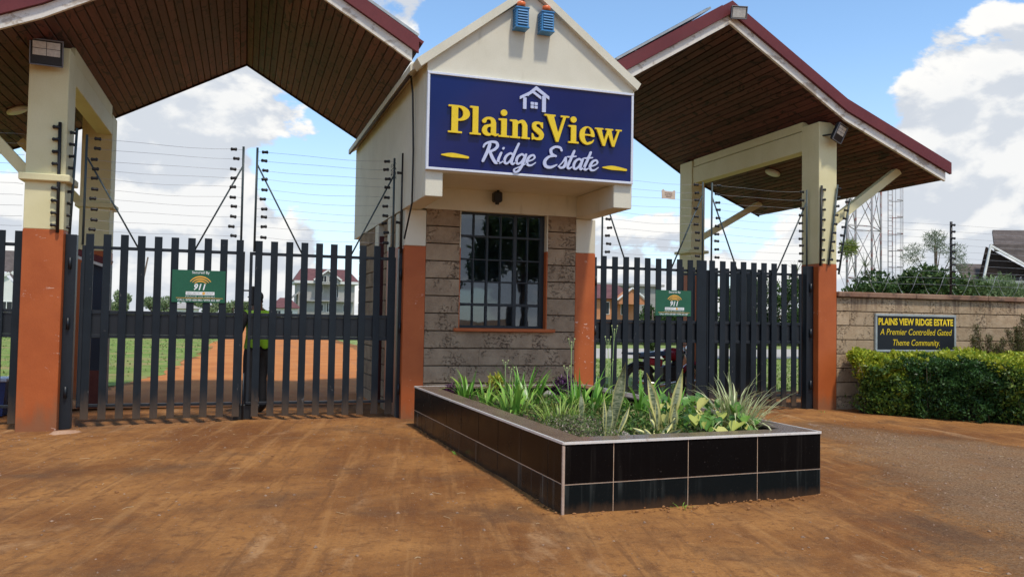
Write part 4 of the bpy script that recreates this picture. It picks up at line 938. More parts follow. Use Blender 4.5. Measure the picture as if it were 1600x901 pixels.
def ipole(label, p0, p1, r_, side, n=9, parent=None):
    t = thing('fence_pole', label, 'fence pole', p0, 'insulator poles at the pillars'); p0, p1 = Vector(p0), Vector(p1)
    MB().tube([p0, p1], r_, 8).build('pole', BLACK if r_ > .017 else POLE_M, t)
    for k in range(n):
        q = p0+(p1-p0)*((k+.6)/n)+Vector((side*(r_+.02), 0, 0)); insulator(q, t)
ipole('thick black insulator pole on the front of the left pillar', (-2.22, 11.27, 2.36), (-2.235, 11.27, 3.72), .02, -1)
ipole('insulator pole leaning against the inner side of the left pillar', (-2.12, 11.46, 2.36), (-2.08, 11.46, 3.70), .016, -1)
ipole('upright insulator pole beside the gatehouse left pillar', (2.045, 11.40, 2.30), (2.05, 11.40, 3.70), .019, -1, 2)
ipole('thick black insulator pole at the left edge of the right pillar', (8.98, 11.27, 2.36), (9.0, 11.27, 3.69), .019, 1, 8)
ipole('slightly leaning insulator pole on the front of the right pillar', (9.13, 11.26, 2.38), (9.31, 11.26, 3.72), .016, 1, 9)
ipole('strongly leaning insulator pole at the outer edge of the right pillar', (9.41, 11.35, 2.24), (9.63, 11.35, 3.52), .017, -1, 9)
cl = MB()
for k in range(1):
    pts = [(1.93+.03*math.cos(a)*1.2-.0*a, 11.46+.02*math.sin(a), 3.55-.045*a/6.28*1.2+k*.0-(.55 if k else 0)) for a in np.linspace(0, 25, 60)]
    cl.tube([(p[0]-.03*k, p[1], p[2]+.03*math.sin(i*.8)) for i, p in enumerate(pts)], .003, 4, cap=False)
tag(cl.build('coiled_wire', BLACK), 'loosely coiled black wire at the top of the fence beside the gatehouse', 'wire')
wp = thing('warning_plate', 'small beige warning plate hanging on the fence wires right of the name board', 'plate', (6.285, 11.49, 3.32))
MB().prism([(6.17, 3.335), (6.40, 3.325), (6.405, 3.455), (6.385, 3.475), (6.355, 3.45), (6.22, 3.455), (6.195, 3.48), (6.165, 3.46)], 11.486, 11.492).build('plate', BEIGEP, wp)
text('lettering', 'WARNING', 6.285, 3.41, .026, DOORF, 11.4845, wp, .13, .01); text('lettering', 'ELECTRIC', 6.285, 3.382, .026, DOORF, 11.4845, wp, .13, .01); text('lettering', 'FENCE', 6.285, 3.354, .026, DOORF, 11.4845, wp, .09, .01)
# wall-top fence
wf_ = thing('electric_fence', 'electric fence wires on a black pole along the top of the stone wall', 'electric fence', (11.87, 11.42, 1.95))
MB().tube([(11.86, 11.42, 1.92), (11.875, 11.42, 3.26)], .022, 8).build('pole', BLACK, wf_)
for k in range(10):
    zz = 3.20-.118*k; insulator((11.90, 11.40, zz), wf_)
    MB().tube([(9.5+.02*k*0, 11.40, zz+.03)]+[(9.5+(11.9-9.5)*u, 11.40, zz-.015*math.sin(3.14*u)) for u in (.5,)]+[(11.9, 11.40, zz), (15, 11.40, zz-.02), (20, 11.40, zz)], .0019, 4, cap=False).build('wire', WIRE, wf_)
rz = MB(); P_ = []
for i in range(760):
    a = i/760*2*math.pi*18; x = 9.45+i/760*10.5; P_.append((x+.12*math.sin(a), 11.45+.16*math.sin(a*1.0), 2.13+.20*math.cos(a)))
rz.tube(P_, .0035, 3, cap=False)
for i in range(0, 760, 5):
    p = Vector(P_[i]); q = Vector((random.uniform(-1, 1), random.uniform(-1, 1), random.uniform(-1, 1))).normalized()*.018; rz.tube([p-q, p+q], .0025, 3, cap=False)
tag(rz.build('razor_wire', WIRE), 'coil of razor wire along the top of the right boundary wall', 'razor wire')

# ------------------------------------------------------------------ right boundary wall
bw = thing('boundary_wall', 'brown stone boundary wall right of the side gate', 'wall', (14, 11.4, 0))
MB().bb(9.33, 24, 11.36, 11.52, -.2, 1.86).build('wall_core', MORTAR, bw)
x = 9.33
while x < 23.5:
    L = 1.6; MB().bb(x+.002, x+L-.002, 11.24, 11.58, 1.862, 1.95, .012).build('coping', CAP, bw); x += L
for k in range(9):
    zt = 1.853-k*.2355; zb = zt-.2355+.014; x = 9.33-(.3 if k % 2 else 0)
    while x < 24:
        L = random.choice([.55, .62, .7]); a = max(x, 9.332); 
        if x+L > a+.05: stone(a+.0004, x+L-.0004, 11.30, zt, max(zb, -.1), bw, STONE_W, .058)
        x += L
ws = thing('wall_sign', 'black plate with yellow estate lettering in a grey frame on the stone wall', 'sign', (10.94, 11.27, .96))
MB().bb(10.11, 11.79, 11.27, 11.295, .985, 1.575).build('board', SLATEB, ws)
fr = MB(); fr.bb(10.085, 11.815, 11.255, 11.298, 1.560, 1.60, .004).bb(10.085, 11.815, 11.255, 11.298, .955, .992, .004).bb(10.085, 10.125, 11.257, 11.298, .993, 1.559, .004).bb(11.775, 11.815, 11.257, 11.298, .993, 1.559, .004); fr.build('frame', ALU, ws)
text('lettering', 'PLAINS VIEW RIDGE ESTATE', 10.95, 1.415, .155, YEL, 11.266, ws, 1.60, .035)
text('lettering', 'A Premier Controlled Gated', 10.95, 1.245, .15, YEL, 11.266, ws, 1.54, .0, .22)
text('lettering', 'Theme Community.', 10.95, 1.065, .15, YEL, 11.266, ws, 1.0, .0, .22)

# ------------------------------------------------------------------ planter
A_, B_, C_, D_ = Vector((2.215, 5.56, 0)), Vector((4.55, 5.70, 0)), Vector((4.50, 10.48, 0)), Vector((2.10, 10.48, 0))
pl = thing('planter', 'long low raised planter faced with black glazed tiles in front of the gatehouse', 'planter', (3.3, 8, 0))
TH = .235; ZT = .515
def inset(P, d):
    out = []; n = len(P)
    for i in range(n):
        a, b, c = P[i-1], P[i], P[(i+1) % n]; e1 = (b-a).normalized(); e2 = (c-b).normalized(); n1 = Vector((-e1.y, e1.x, 0)); n2 = Vector((-e2.y, e2.x, 0))
        k = n1+n2; k = k/k.dot(n1); out.append(b+k*d)
    return out
Q0 = [A_, B_, C_, D_]; Qm = inset(Q0, .003); Qi = inset(Q0, TH); Qi2 = inset(Q0, TH+.008)
def ring(P, Q, z0_, z1_, name, mat):
    m = MB()
    for i in range(4):
        j = (i+1) % 4; v = [P[i], P[j], Q[j], Q[i]]; V = [(p.x, p.y, z0_) for p in v]+[(p.x, p.y, z1_) for p in v]; m.add(V, [(3, 2, 1, 0), (4, 5, 6, 7), (0, 1, 5, 4), (2, 3, 7, 6)])
    return m.build(name, mat, pl)
ring(Qm, Qi, -.1, ZT-.012, 'planter_core', GROUT)
def tiles(P, Q, first, wd, nrm_in=False):
    d = (Q-P); L = d.length; d.normalize(); ang = math.atan2(d.y, d.x); n_ = Vector((d.y, -d.x, 0)); cuts = [0, first]
    while cuts[-1]+wd < L-.02: cuts.append(cuts[-1]+wd)
    if L-cuts[-1] > .02: cuts.append(L)
    for a, b in zip(cuts, cuts[1:]):
        for z0_, z1_, mt in ((.215, ZT-.014, TILE_D), (-.07, .207, TILE_L)):
            c = P+d*((a+b)/2)-n_*.006; piece('tile', (b-a-.0065, .012, z1_-z0_), .0012, mt, (c.x, c.y, (z0_+z1_)/2), pl, rot=(random.uniform(-.002, .002), 0, ang+random.uniform(-.002, .002)))
        mid = (a+b)/2
    return cuts
tiles(A_, B_, .41, .648); tiles(D_, A_, .42, .60); tiles(B_, C_, .6, .6); tiles(C_, D_, .6, .6)
# coping tiles
for i in range(4):
    P, Q = Q0[i], Q0[(i+1) % 4]; Pi, Qi_ = Qi[i], Qi[(i+1) % 4]; L = (Q-P).length; n = max(3, round(L/.6))
    for k in range(n):
        t0, t1 = k/n+.0025/L*1, (k+1)/n-.0025/L*1; e = .012
        v = [P.lerp(Q, t0), P.lerp(Q, t1), Pi.lerp(Qi_, t1), Pi.lerp(Qi_, t0)]; cc = sum(v, Vector())/4; n_ = Vector(((Q-P).y, -(Q-P).x, 0)).normalized()
        v[0] -= n_*.008; v[1] -= n_*.008
        V = [(p.x, p.y, ZT-.012) for p in v]+[(p.x, p.y, ZT) for p in v]; MB().add(V, [(3, 2, 1, 0), (4, 5, 6, 7), (0, 1, 5, 4), (1, 2, 6, 5), (2, 3, 7, 6), (3, 0, 4, 7)]).build('coping_tile', TILE_T, pl)
    o = MB(); p, q = P.copy(), Q.copy(); o.bar((p.x, p.y, ZT-.006), (q.x, q.y, ZT-.006), .016, .018, up=(0, 0, 1)); o.build('edge_trim', TRIM, pl)
o = MB(); o.box((A_.x-.002, A_.y-.002, .21), (.018, .018, .56)); o.build('corner_trim', nm('worn_corner_trim', (.42, .30, .22), (.5, .38, .3), 9, .5), pl)
v = [(p.x, p.y, .40) for p in Qi]; sm = MB()
nx_, ny_ = 24, 44
V = []; 
for j in range(ny_+1):
    for i in range(nx_+1):
        u, w2 = i/nx_, j/ny_; p = (Qi[0].lerp(Qi[1], u)).lerp(Qi[3].lerp(Qi[2], u), w2); V.append((p.x, p.y, .40+mn.fractal(Vector((p.x*3, p.y*3, 0)), 1, 2, 3)*.03))
sm.add(V, [(j*(nx_+1)+i, j*(nx_+1)+i+1, (j+1)*(nx_+1)+i+1, (j+1)*(nx_+1)+i) for j in range(ny_) for i in range(nx_)], 0, True); sm.build('soil', SOIL, pl)
# inner lining tiles of the back and right parapet are seen above the soil
ring(Qi, Qi2, .30, ZT-.013, 'inner_lining', TILE_D)

# ------------------------------------------------------------------ plants
def strap_mesh(name, L, W, droop, col, mat, n=7, tipcol=None, stripe=None, fold=.25):
    V = []; C = []; F = []; x = 0; z = 0; ang = R(82); 
    for i in range(n+1):
        t = i/n; w_ = W*(math.sin(math.pi*min(1, t*.9+.12))**.55)*(1-t**4) if i < n else W*.03
        nx, nz = -math.sin(ang), math.cos(ang)
        V += [(x, -w_/2, z+w_*fold*.5), (x, 0, z), (x, w_/2, z+w_*fold*.5)]
        cc = np.array(col)*(1-t)+np.array(tipcol or col)*t; e = np.array(stripe) if stripe else cc*1.12
        C += [e, cc, e]
        x += math.cos(ang)*L/n; z += math.sin(ang)*L/n; ang -= R(droop)/n*(.4+1.2*t)
    for i in range(n): k = i*3; F += [(k, k+1, k+4, k+3), (k+1, k+2, k+5, k+4)]
    me = bpy.data.meshes.new(name); me.from_pydata(V, [], F); a = me.color_attributes.new('Col', 'FLOAT_COLOR', 'POINT')
    for i, c in enumerate(C): a.data[i].color = (*c, 1)
    me.polygons.foreach_set('use_smooth', [True]*len(F)); me.materials.append(mat); me.update(); return me
STR = [strap_mesh('leaf', 1, .085, dr, c, LEAFG, tipcol=tc) for dr, c, tc in ((35, (.10, .26, .03), (.20, .42, .05)), (70, (.12, .30, .035), (.26, .46, .07)), (110, (.14, .32, .04), (.32, .50, .09)), (20, (.08, .22, .03), (.16, .36, .05)), (140, (.18, .36, .05), (.40, .50, .10)))]
THIN = [strap_mesh('leaf', 1, .035, dr, c, LEAFG, tipcol=tc) for dr, c, tc in ((60, (.22, .36, .05), (.42, .50, .12)), (110, (.24, .38, .06), (.46, .52, .14)), (30, (.16, .32, .05), (.36, .46, .10)))]
SPID = [strap_mesh('leaf', 1, .05, dr, (.22, .33, .12), LEAFG, tipcol=tc, stripe=(.66, .66, .36)) for dr, tc in ((70, (.45, .5, .25)), (110, (.55, .55, .3)), (150, (.6, .55, .32)), (45, (.4, .48, .22)))]
DRY = strap_mesh('leaf', 1, .035, 150, (.50, .42, .22), LEAF, tipcol=(.58, .46, .26))
def clump(name, label, cat, x, y, meshes, n, L, z=.40, spread=.10, wob=.35, tilt=(5, 40), wsc=1., group=None):
    t = thing(name, label, cat, (x, y, z), group)
    for i in range(n):
        me = meshes[random.randrange(len(meshes))]; o = bpy.data.objects.new('leaf', me); link(o, t)
        a = random.random()*6.283; r_ = spread*math.sqrt(random.random()); l = L*random.uniform(1-wob, 1+wob*.6)
        o.location = (r_*math.cos(a), r_*math.sin(a), -.02); aa = a+random.uniform(-.5, .5)
        o.rotation_euler = Euler((random.uniform(-.15, .15), R(random.uniform(*tilt)), aa), 'XYZ'); o.scale = (l, l*wsc*random.uniform(.8, 1.2), l)
    return t
clump('strap_leaf_plant', 'bright green strap-leaved clump nearest the back left corner of the planter', 'plant', 2.62, 9.85, STR, 26, .38, wsc=.8, tilt=(-10, 38))
clump('strap_leaf_plant', 'low strap-leaved clump beside the left coping, second from the back', 'plant', 2.66, 9.1, STR, 26, .36, wsc=.8, tilt=(-10, 38))
clump('strap_leaf_plant', 'dense yellow-green clump spilling over the left coping', 'plant', 2.72, 8.25, STR[1:3]+THIN, 60, .44, wsc=.9, spread=.17, tilt=(-15, 45))
clump('strap_leaf_plant', 'tall upright strap-leaved clump left of centre', 'plant', 3.02, 8.6, [STR[0], STR[1], STR[3]], 30, .50, spread=.14, tilt=(0, 30), wsc=.8)
clump('strap_leaf_plant', 'tall strap-leaved clump behind the left clumps near the gatehouse wall', 'plant', 3.25, 9.6, [STR[0], STR[1], STR[3]], 26, .46, spread=.14, tilt=(0, 28), wsc=.8)
clump('grass_clump', 'fine pale green grassy clump in the middle of the left side', 'plant', 2.86, 7.30, THIN, 80, .36, spread=.15, tilt=(-15, 45))
clump('strap_leaf_plant', 'arching strap-leaved clump in the middle of the planter', 'plant', 3.42, 8.15, STR, 38, .48, spread=.18, tilt=(-10, 40), wsc=.8)
clump('strap_leaf_plant', 'fresh green strap-leaved clump behind the large mottled leaf', 'plant', 3.70, 8.35, [STR[1], STR[2], STR[0]], 34, .46, spread=.15, tilt=(-10, 40), wsc=.8)
clump('strap_leaf_plant', 'broad strap-leaved clump left of the variegated pair of leaves', 'plant', 4.02, 7.95, [STR[0], STR[1], STR[2]], 40, .44, spread=.18, tilt=(-8, 45), wsc=.9)
clump('strap_leaf_plant', 'strap-leaved clump just behind the variegated pair of leaves', 'plant', 3.98, 7.2, [STR[0], STR[1]], 20, .42, spread=.12, tilt=(5, 40), wsc=.9)
clump('spider_plant', 'cream-striped spider plant arching over the right corner of the planter', 'plant', 4.16, 6.33, SPID, 130, .52, spread=.13, tilt=(-25, 42), wsc=.8, z=.42)
clump('dry_grass_clump', 'dry tan grass blades at the right edge of the planter', 'plant', 4.24, 6.5, [DRY], 26, .42, spread=.08, tilt=(-5, 30), z=.44)
# snake plants: broad mottled leaves
def snake_leaf(base, L, W, lean, az, parent, margin=.2, curl=.25, bend=0.):
    V = []; C = []; F = []; n = 12; m = 6
    M = Matrix.Rotation(az, 4, 'Z') @ Matrix.Rotation(lean, 4, 'Y')
    for i in range(n+1):
        t = i/n; w_ = W*(.40+.60*min(1, t/.6)**1.3)*(1 if t < .55 else max(.02, 1-((t-.55)/.45)**1.55)); b = bend*t*t
        for j in range(m+1):
            s = j/m*2-1; V.append(M @ Vector((s*w_/2, (s*s)*-W*curl+.01*math.sin(t*7+s), t*L)) + Vector((math.cos(az)*b, math.sin(az)*b, 0))+Vector(base)); e = 1. if abs(s) > 1-margin*1.6 else 0.; C.append((e, e, e))
    for i in range(n):
        for j in range(m): k = i*(m+1)+j; F.append((k, k+1, k+m+2, k+m+1))
    return npmesh('leaf', [tuple(p) for p in V], F, SNAKE, parent, np.array(C), True)
s1 = thing('snake_plant', 'variegated yellow-edged snake plant with two broad leaves in a V', 'plant', (3.53, 6.45, .40))
snake_leaf((3.50, 6.46, .39), .58, .09, R(-15), R(-12), s1, .35); snake_leaf((3.54, 6.45, .39), .62, .085, R(12), R(-20), s1, .35); snake_leaf((3.44, 6.42, .39), .40, .05, R(-7), R(10), s1, .4); snake_leaf((3.58, 6.42, .39), .30, .075, R(3), R(-30), s1, .3); snake_leaf((3.47, 6.50, .39), .30, .05, R(-20), 0, s1, .4)
s2 = thing('snake_plant', 'tall grey-green mottled snake plant with one twisted broad leaf', 'plant', (2.94, 6.35, .40))
snake_leaf((2.90, 6.33, .38), .34, .07, R(6), R(-15), s2, .16); snake_leaf((2.96, 6.38, .40), .66, .10, R(9), R(-25), s2, .12, .5, .02); snake_leaf((2.88, 6.30, .38), .42, .035, R(-3), 0, s2, .4); snake_leaf((2.98, 6.33, .38), .36, .04, R(22), R(-10), s2, .35)
s3 = thing('snake_plant', 'small upright mottled snake plant left of the tall twisted leaf', 'plant', (3.0, 7.1, .40))
snake_leaf((3.0, 7.1, .40), .36, .06, R(-2), 0, s3, .15)
al = thing('agave', 'yellow-edged arching succulent leaves beside the front coping', 'plant', (3.30, 6.25, .40))
for a, L, le in ((20, .30, 52), (160, .22, 60), (-30, .26, 62), (80, .22, 40), (200, .2, 50)): snake_leaf((3.32, 6.25, .39), L, .05, R(le), R(a), al, .3)
def heart_mesh(c):
    pts = [(0, 0), (.28, -.16), (.5, .08), (.46, .42), (.22, .76), (0, 1.0), (-.22, .76), (-.46, .42), (-.5, .08), (-.28, -.16)]
    V = [(0, .3, -.05)]+[(x, y, abs(x)*.28-.12*y*y) for x, y in pts]; F = [(0, i+1, (i+1) % 10+1) for i in range(10)]
    me = bpy.data.meshes.new('leaf'); me.from_pydata(V, [], F); a = me.color_attributes.new('Col', 'FLOAT_COLOR', 'POINT')
    for i in range(11): a.data[i].color = (*(np.array(c)*(1.15 if i == 0 else 1)), 1)
    me.polygons.foreach_set('use_smooth', [True]*10); me.materials.append(LEAFG); return me
HEARTS = [heart_mesh(c) for c in ((.10, .22, .035), (.17, .31, .055), (.40, .43, .09), (.55, .52, .15), (.06, .15, .03), (.12, .25, .04))]
ht = thing('heart_leaf_creeper', 'creeper with yellow and green heart-shaped leaves along the front coping', 'plant', (3.85, 6.5, .40))
for i in range(170):
    me = random.choice(HEARTS[:2]+HEARTS[4:]*2+HEARTS[1:4]); o = link(bpy.data.objects.new('leaf', me), ht); x = random.uniform(3.62, 4.22); y = random.uniform(6.0, 7.1); hgt = .07+.24*random.random()*(1 if y > 6.2 else .55)
    o.location = (x-3.85, y-6.5, hgt); s = random.uniform(.045, .10); o.scale = (s, s, s*1.3); o.rotation_euler = (R(random.uniform(-75, -15)), R(random.uniform(-30, 30)), R(180+random.uniform(-110, 110)))
for (x, y, zz, s, k, rx, rz_) in ((3.74, 5.98, .52, .15, 3, -25, 200), (3.98, 6.02, .56, .14, 2, -20, 120), (3.86, 6.35, .72, .13, 3, -40, 100), (4.02, 6.25, .68, .16, 1, -45, 240), (3.66, 6.2, .60, .11, 2, -30, 160), (4.06, 6.15, .60, .14, 1, -40, 210)):
    o = link(bpy.data.objects.new('leaf', HEARTS[k]), ht); o.location = (x-3.85, y-6.5, zz-.40); o.scale = (s, s, s); o.rotation_euler = (R(rx), 0, R(rz_))
st = MB()
for i in range(20): a = random.uniform(3.65, 4.2); b = random.uniform(6.05, 7.0); st.tube([(a, b, .38), (a+random.uniform(-.06, .06), b+random.uniform(-.06, .06), .50), (a+random.uniform(-.12, .12), b+random.uniform(-.1, .1), .58)], .004, 4)
st = st.build('stems', nm('green_stem', (.14, .24, .05), (.2, .3, .08), 9, .6), ht); tag(st, kind='stuff')
# tall flower stalks
def stalks(x, y, hs, label):
    t = thing('flower_stalk', label, 'plant', (x, y, .40))
    m = MB()
    for i, (dx, h) in enumerate(hs):
        m.tube([(x+dx*.3, y, .38), (x+dx*.6, y, .38+h*.5), (x+dx, y, .38+h)], [.007, .005, .003], 5)
        for s in (-1, 1): m.tube([(x+dx, y, .38+h*.86), (x+dx+s*.035, y, .38+h*1.04)], .0025, 4)
    m.build('stem', nm('stalk_green', (.20, .30, .10), (.28, .38, .14), 9, .6), t)
    bl = MB()
    for i, (dx, h) in enumerate(hs):
        for s in (-1, 0, 1): bl.sphere((x+dx+s*.035, y, .38+h*(1.0+.045*abs(s))), .009, 6, 4)
    bl.build('bud', nm('bud_yellow', (.45, .52, .18), (.55, .6, .25), 9, .6), t)
stalks(3.98, 8.6, [(-.03, .80), (.05, .92), (.0, .55)], 'tall thin green stalks with buds standing before the side gate')
stalks(3.38, 8.3, [(.0, .78), (-.05, .5)], 'thin stalk rising in front of the right orange pillar')
stalks(2.98, 9.4, [(.0, .50), (.08, .42)], 'thin stalk rising before the stone wall under the window')
# small weeds at the foot of the planter and concrete spilled round the pillar feet
for (x, y, lb) in ((2.10, 8.2, 'tiny green weed at the foot of the planter, left side'), (3.18, 5.55, 'tiny green weed at the foot of the planter, front side'), (8.75, 10.9, 'small weeds at the foot of the right gate hinge post')):
    clump('weed', lb, 'weed', x, y, [STR[1], STR[2]], 9, .085, z=.0, spread=.05, tilt=(0, 50))
def spill(x, y, rx, ry, label):
    n = 22; v = [(x, y, gz(x, y)+.028)]; 
    for k in range(n): a = 6.2832*k/n; q = random.uniform(.8, 1.15); v.append((x+rx*q*.6*math.cos(a), y+ry*q*.6*math.sin(a), gz(x, y)+.022))
    for k in range(n): a = 6.2832*k/n; q = random.uniform(.75, 1.2); v.append((x+rx*q*math.cos(a), y+ry*q*math.sin(a), gz(x, y)-.03))
    F = [(0, k+1, (k+1) % n+1) for k in range(n)]+[(k+1, n+k+1, n+(k+1) % n+1, (k+1) % n+1) for k in range(n)]
    o = MB().add(v, F, 0, True).build('concrete_spill', SPILL, None); tag(o, label, 'concrete patch')
SPILL = nm('earth_stained_concrete', (.36, .20, .12), (.46, .29, .19), 6, .85, .5, 40)
spill(-2.0, 11.05, .20, .12, 'small pinkish concrete patch right of the foot of the left pillar'); spill(-3.1, 10.85, .5, .22, 'broad pinkish concrete patch left of the foot of the left pillar')
# clods of earth along the edges
mb = MB(); CL = []
for i in range(420):
    k = i % 4
    if k == 0: t_ = random.random(); x = 2.21-.11*t_-abs(random.gauss(0, .05)); y = 5.6+4.8*t_
    elif k == 1: x = random.uniform(2.25, 4.6); y = 5.57+.06*(x-2.2)-abs(random.gauss(0, .12))
    elif k == 2: x = random.uniform(-2, 2.1); y = 11.5+random.gauss(0, .12)
    else: x = random.uniform(-6, 9); y = random.uniform(2.5, 11)
    if k == 3 and 1.9 < x < 4.8 and 5.3 < y < 10.7: continue
    r_ = random.choice([.005, .007, .009, .013]); mb.sphere((x, y, gz(x, y)+r_*.3), r_, 6, 4, sc=(random.uniform(.8, 1.5), 1, .6))
mb.v = [tuple(Vector(p)+Vector((1, 1, .6))*mn.noise(Vector(p)*60)*.006) for p in mb.v]
tag(mb.build('earth_clods', nm('clod_earth', (.24, .10, .035), (.33, .16, .06), 20, .95, .6)), 'crumbled clods of red earth along the planter and gate', kind='stuff')
# fine ground covers
def cover(label, c, r, n, size, cols, name='ground_cover', mat=LEAF):
    P = ell_pts(c, r, n, .1); P = P[P[:, 2] > .38]; return tag(leaves(name, P, size, cols, mat, None, .4, .6), label, kind='stuff')
cover('grey-green fine-leaved ground cover along the left coping', (2.86, 6.75, .42), (.30, .75, .12), 5200, .026, [(.14, .19, .06), (.22, .28, .09), (.34, .30, .17), (.10, .12, .05), (.44, .34, .28), (.16, .24, .06)])
cover('low mixed green ground cover across the planter', (3.35, 8.2, .38), (.85, 1.9, .14), 9000, .05, [(.08, .17, .03), (.14, .24, .05), (.05, .10, .02), (.24, .22, .08)])
cover('low green ground cover behind the front coping', (3.5, 6.7, .38), (.62, .75, .14), 3600, .04, [(.08, .18, .03), (.16, .28, .05), (.26, .26, .08), (.05, .10, .02)])
def bush(name, label, cat, c, r, n, size, cols, group=None, stem=True, mat=LEAF, inner=.45, up=.3, asp=.5, lobes=5):
    t = thing(name, label, cat, (c[0], c[1], max(0, c[2]-r[2])), group); P = []
    for k in range(lobes):
        d = rng.normal(size=3); d /= np.linalg.norm(d); cc = np.array(c)+d*np.array(r)*.5; P.append(ell_pts(cc, np.array(r)*rng.uniform(.45, .72), n//lobes, inner))
    leaves('foliage', np.concatenate(P), size, cols, mat, t, asp, up)
    if stem:
        m = MB(); b = Vector((c[0], c[1], max(0, c[2]-r[2])-.02))
        for k in range(4): m.tube([b, Vector(c)+Vector((random.uniform(-.5, .5)*r[0], random.uniform(-.5, .5)*r[1], random.uniform(-.1, .5)*r[2]))], [max(.006, r[2]*.05), max(.003, r[2]*.015)], 5)
        m.build('stem', BARK, t)
    return t
bush('purple_foliage_plant', 'small dark purple-leaved plant at the back of the planter near the wall', 'plant', (4.05, 10.05, .52), (.22, .14, .16), 420, .07, [(.07, .02, .08), (.11, .03, .12), (.05, .02, .05)], asp=.25)
bush('purple_foliage_plant', 'tiny purple plant at the back left corner of the planter', 'plant', (2.52, 10.2, .47), (.10, .08, .09), 160, .05, [(.07, .02, .06), (.12, .03, .08)], asp=.3)
bush('yellow_croton', 'small yellow-leaved shrub at the back of the planter', 'plant', (3.0, 9.9, .55), (.12, .1, .13), 200, .075, [(.50, .46, .05), (.58, .5, .08), (.30, .38, .05)], asp=.3, up=1.)
rkm = nm('grey_rock', (.22, .20, .18), (.34, .31, .28), 8, .9, .6)
for (x, y, s, lb) in ((3.35, 9.95, .14, 'largest grey rock at the back of the planter'), (3.72, 9.85, .10, 'small grey rock at the back of the planter, right of the large one'), (3.12, 6.42, .055, 'small rounded pale rock beside the left coping')):
    m = MB(); m.sphere((x, y, .42), s, 9, 6, sc=(1, .9, .7)); m.v = [tuple(Vector(p)+Vector((1, 1, 1))*mn.noise(Vector(p)*9)*s*.35) for p in m.v]; tag(m.build('rock', rkm), lb, 'rock')

# ------------------------------------------------------------------ hedge by the wall
def hedge(label, poly, z0_, z1_, n, size, cols, name='hedge', top=None, cols2=None):
    """poly: front line (x,y) points; the hedge fills from it back to the wall"""
    t = thing(name, label, 'hedge', (poly[0][0], poly[0][1], 0), 'clipped hedge along the wall'); P = []; k = 0
    xs = np.array([p[0] for p in poly]); ys = np.array([p[1] for p in poly]); o = np.argsort(xs); xs, ys = xs[o], ys[o]
    X = rng.uniform(xs[0], xs[-1], n); yf = np.interp(X, xs, ys); dep = 10.95-yf
    u = rng.random(n); face = rng.random(n)
    Y = np.where(face < .6, yf+rng.exponential(.07, n), yf+u*dep); Z = np.where(face < .6, z0_+(z1_-z0_)*rng.random(n), z1_-rng.exponential(.05, n))
    nse = np.array([mn.fractal(Vector((a*3.4, b*3.4, c*3.8)), 1, 2, 3) for a, b, c in zip(X, Y, Z)])
    Y = Y+nse*.26+.22*np.clip((Z-z1_*.6)/(z1_*.4), 0, 1)**2; Z = Z+nse*.10*(face >= .6)-.05*(face < .6)*(Z > z1_*.85); keep = (Z > .02) & (Y < 11.2)
    low = Z < .30; keep &= ~(low & (rng.random(n) < .45))
    P = np.stack([X, Y, Z], 1)[keep]
    if cols2 is not None:
        m = (nse[keep]*.5+P[:, 2]/z1_-.72) > 0
        leaves('foliage', P[~m], size, cols, LEAF, t, .55, .5); leaves('new_growth', P[m], size*1.05, cols2, LEAF, t, .55, .8)
    else: leaves('foliage', P, size, cols, LEAF, t, .55, .5)
    m = MB()
    for i in range(int((xs[-1]-xs[0])*14)):
        x = random.uniform(xs[0], xs[-1]); y = float(np.interp(x, xs, ys))+random.uniform(.08, .5); m.tube([(x, y, -.02), (x+random.uniform(-.1, .1), y+random.uniform(-.05, .1), z1_*.55), (x+random.uniform(-.2, .2), y+random.uniform(-.1, .2), z1_*.9)], [.009, .006, .002], 4)
    tag(m.build('stems', BARK, t), kind='stuff')
    # solid dark boxes stand in for the shaded interior
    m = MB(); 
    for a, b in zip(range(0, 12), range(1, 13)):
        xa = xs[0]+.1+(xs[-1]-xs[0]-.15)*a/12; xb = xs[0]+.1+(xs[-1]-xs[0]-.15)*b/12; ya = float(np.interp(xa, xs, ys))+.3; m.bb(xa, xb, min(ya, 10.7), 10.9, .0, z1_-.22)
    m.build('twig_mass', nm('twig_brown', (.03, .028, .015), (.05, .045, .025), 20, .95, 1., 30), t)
HG = [(.035, .085, .02), (.05, .12, .028), (.07, .155, .035), (.025, .06, .018)]
HY = [(.34, .40, .03), (.44, .48, .04), (.24, .34, .03), (.52, .52, .05)]
HM = [(.08, .15, .025), (.12, .20, .03), (.05, .10, .02), (.18, .24, .03)]
hedge('yellow-green golden hedge at its left end beside the orange pillar', [(9.36, 10.62), (9.75, 10.2), (10.0, 9.9)], 0, .90, 17000, .055, HM, cols2=HY)
hedge('dark green middle stretch of the hedge below the black wall sign', [(9.75, 10.1), (10.2, 9.45), (10.7, 8.9)], 0, .87, 30000, .046, HG)
hedge('yellow-tipped golden stretch of hedge at the right edge', [(10.45, 9.1), (10.9, 8.5), (11.8, 8.1), (13.5, 8.0)], 0, .93, 34000, .055, HM, cols2=HY)
def spiky(label, x, y, h, n):
    t = thing('conifer_shrub', label, 'shrub', (x, y, 0)); P = []; m = MB()
    for k in range(n):
        dx = (k/(n-1)-.5)*.62+random.uniform(-.05, .05); hh = h*random.uniform(.72, 1.0); b = Vector((x, y, .3)); q = Vector((x+dx, y+random.uniform(-.08, .08), hh)); m.tube([b, b.lerp(q, .6), q], [.012, .008, .003], 5)
        for j in range(9): c = b.lerp(q, .48+.52*j/8); P.append(ell_pts(c, (.085-.006*j, .08, .07), 110, .0))
    m.build('stem', BARK, t); leaves('foliage', np.concatenate(P), .042, [(.11, .10, .035), (.16, .14, .05), (.12, .065, .04), (.09, .12, .03)], LEAF, t, .22, .7)
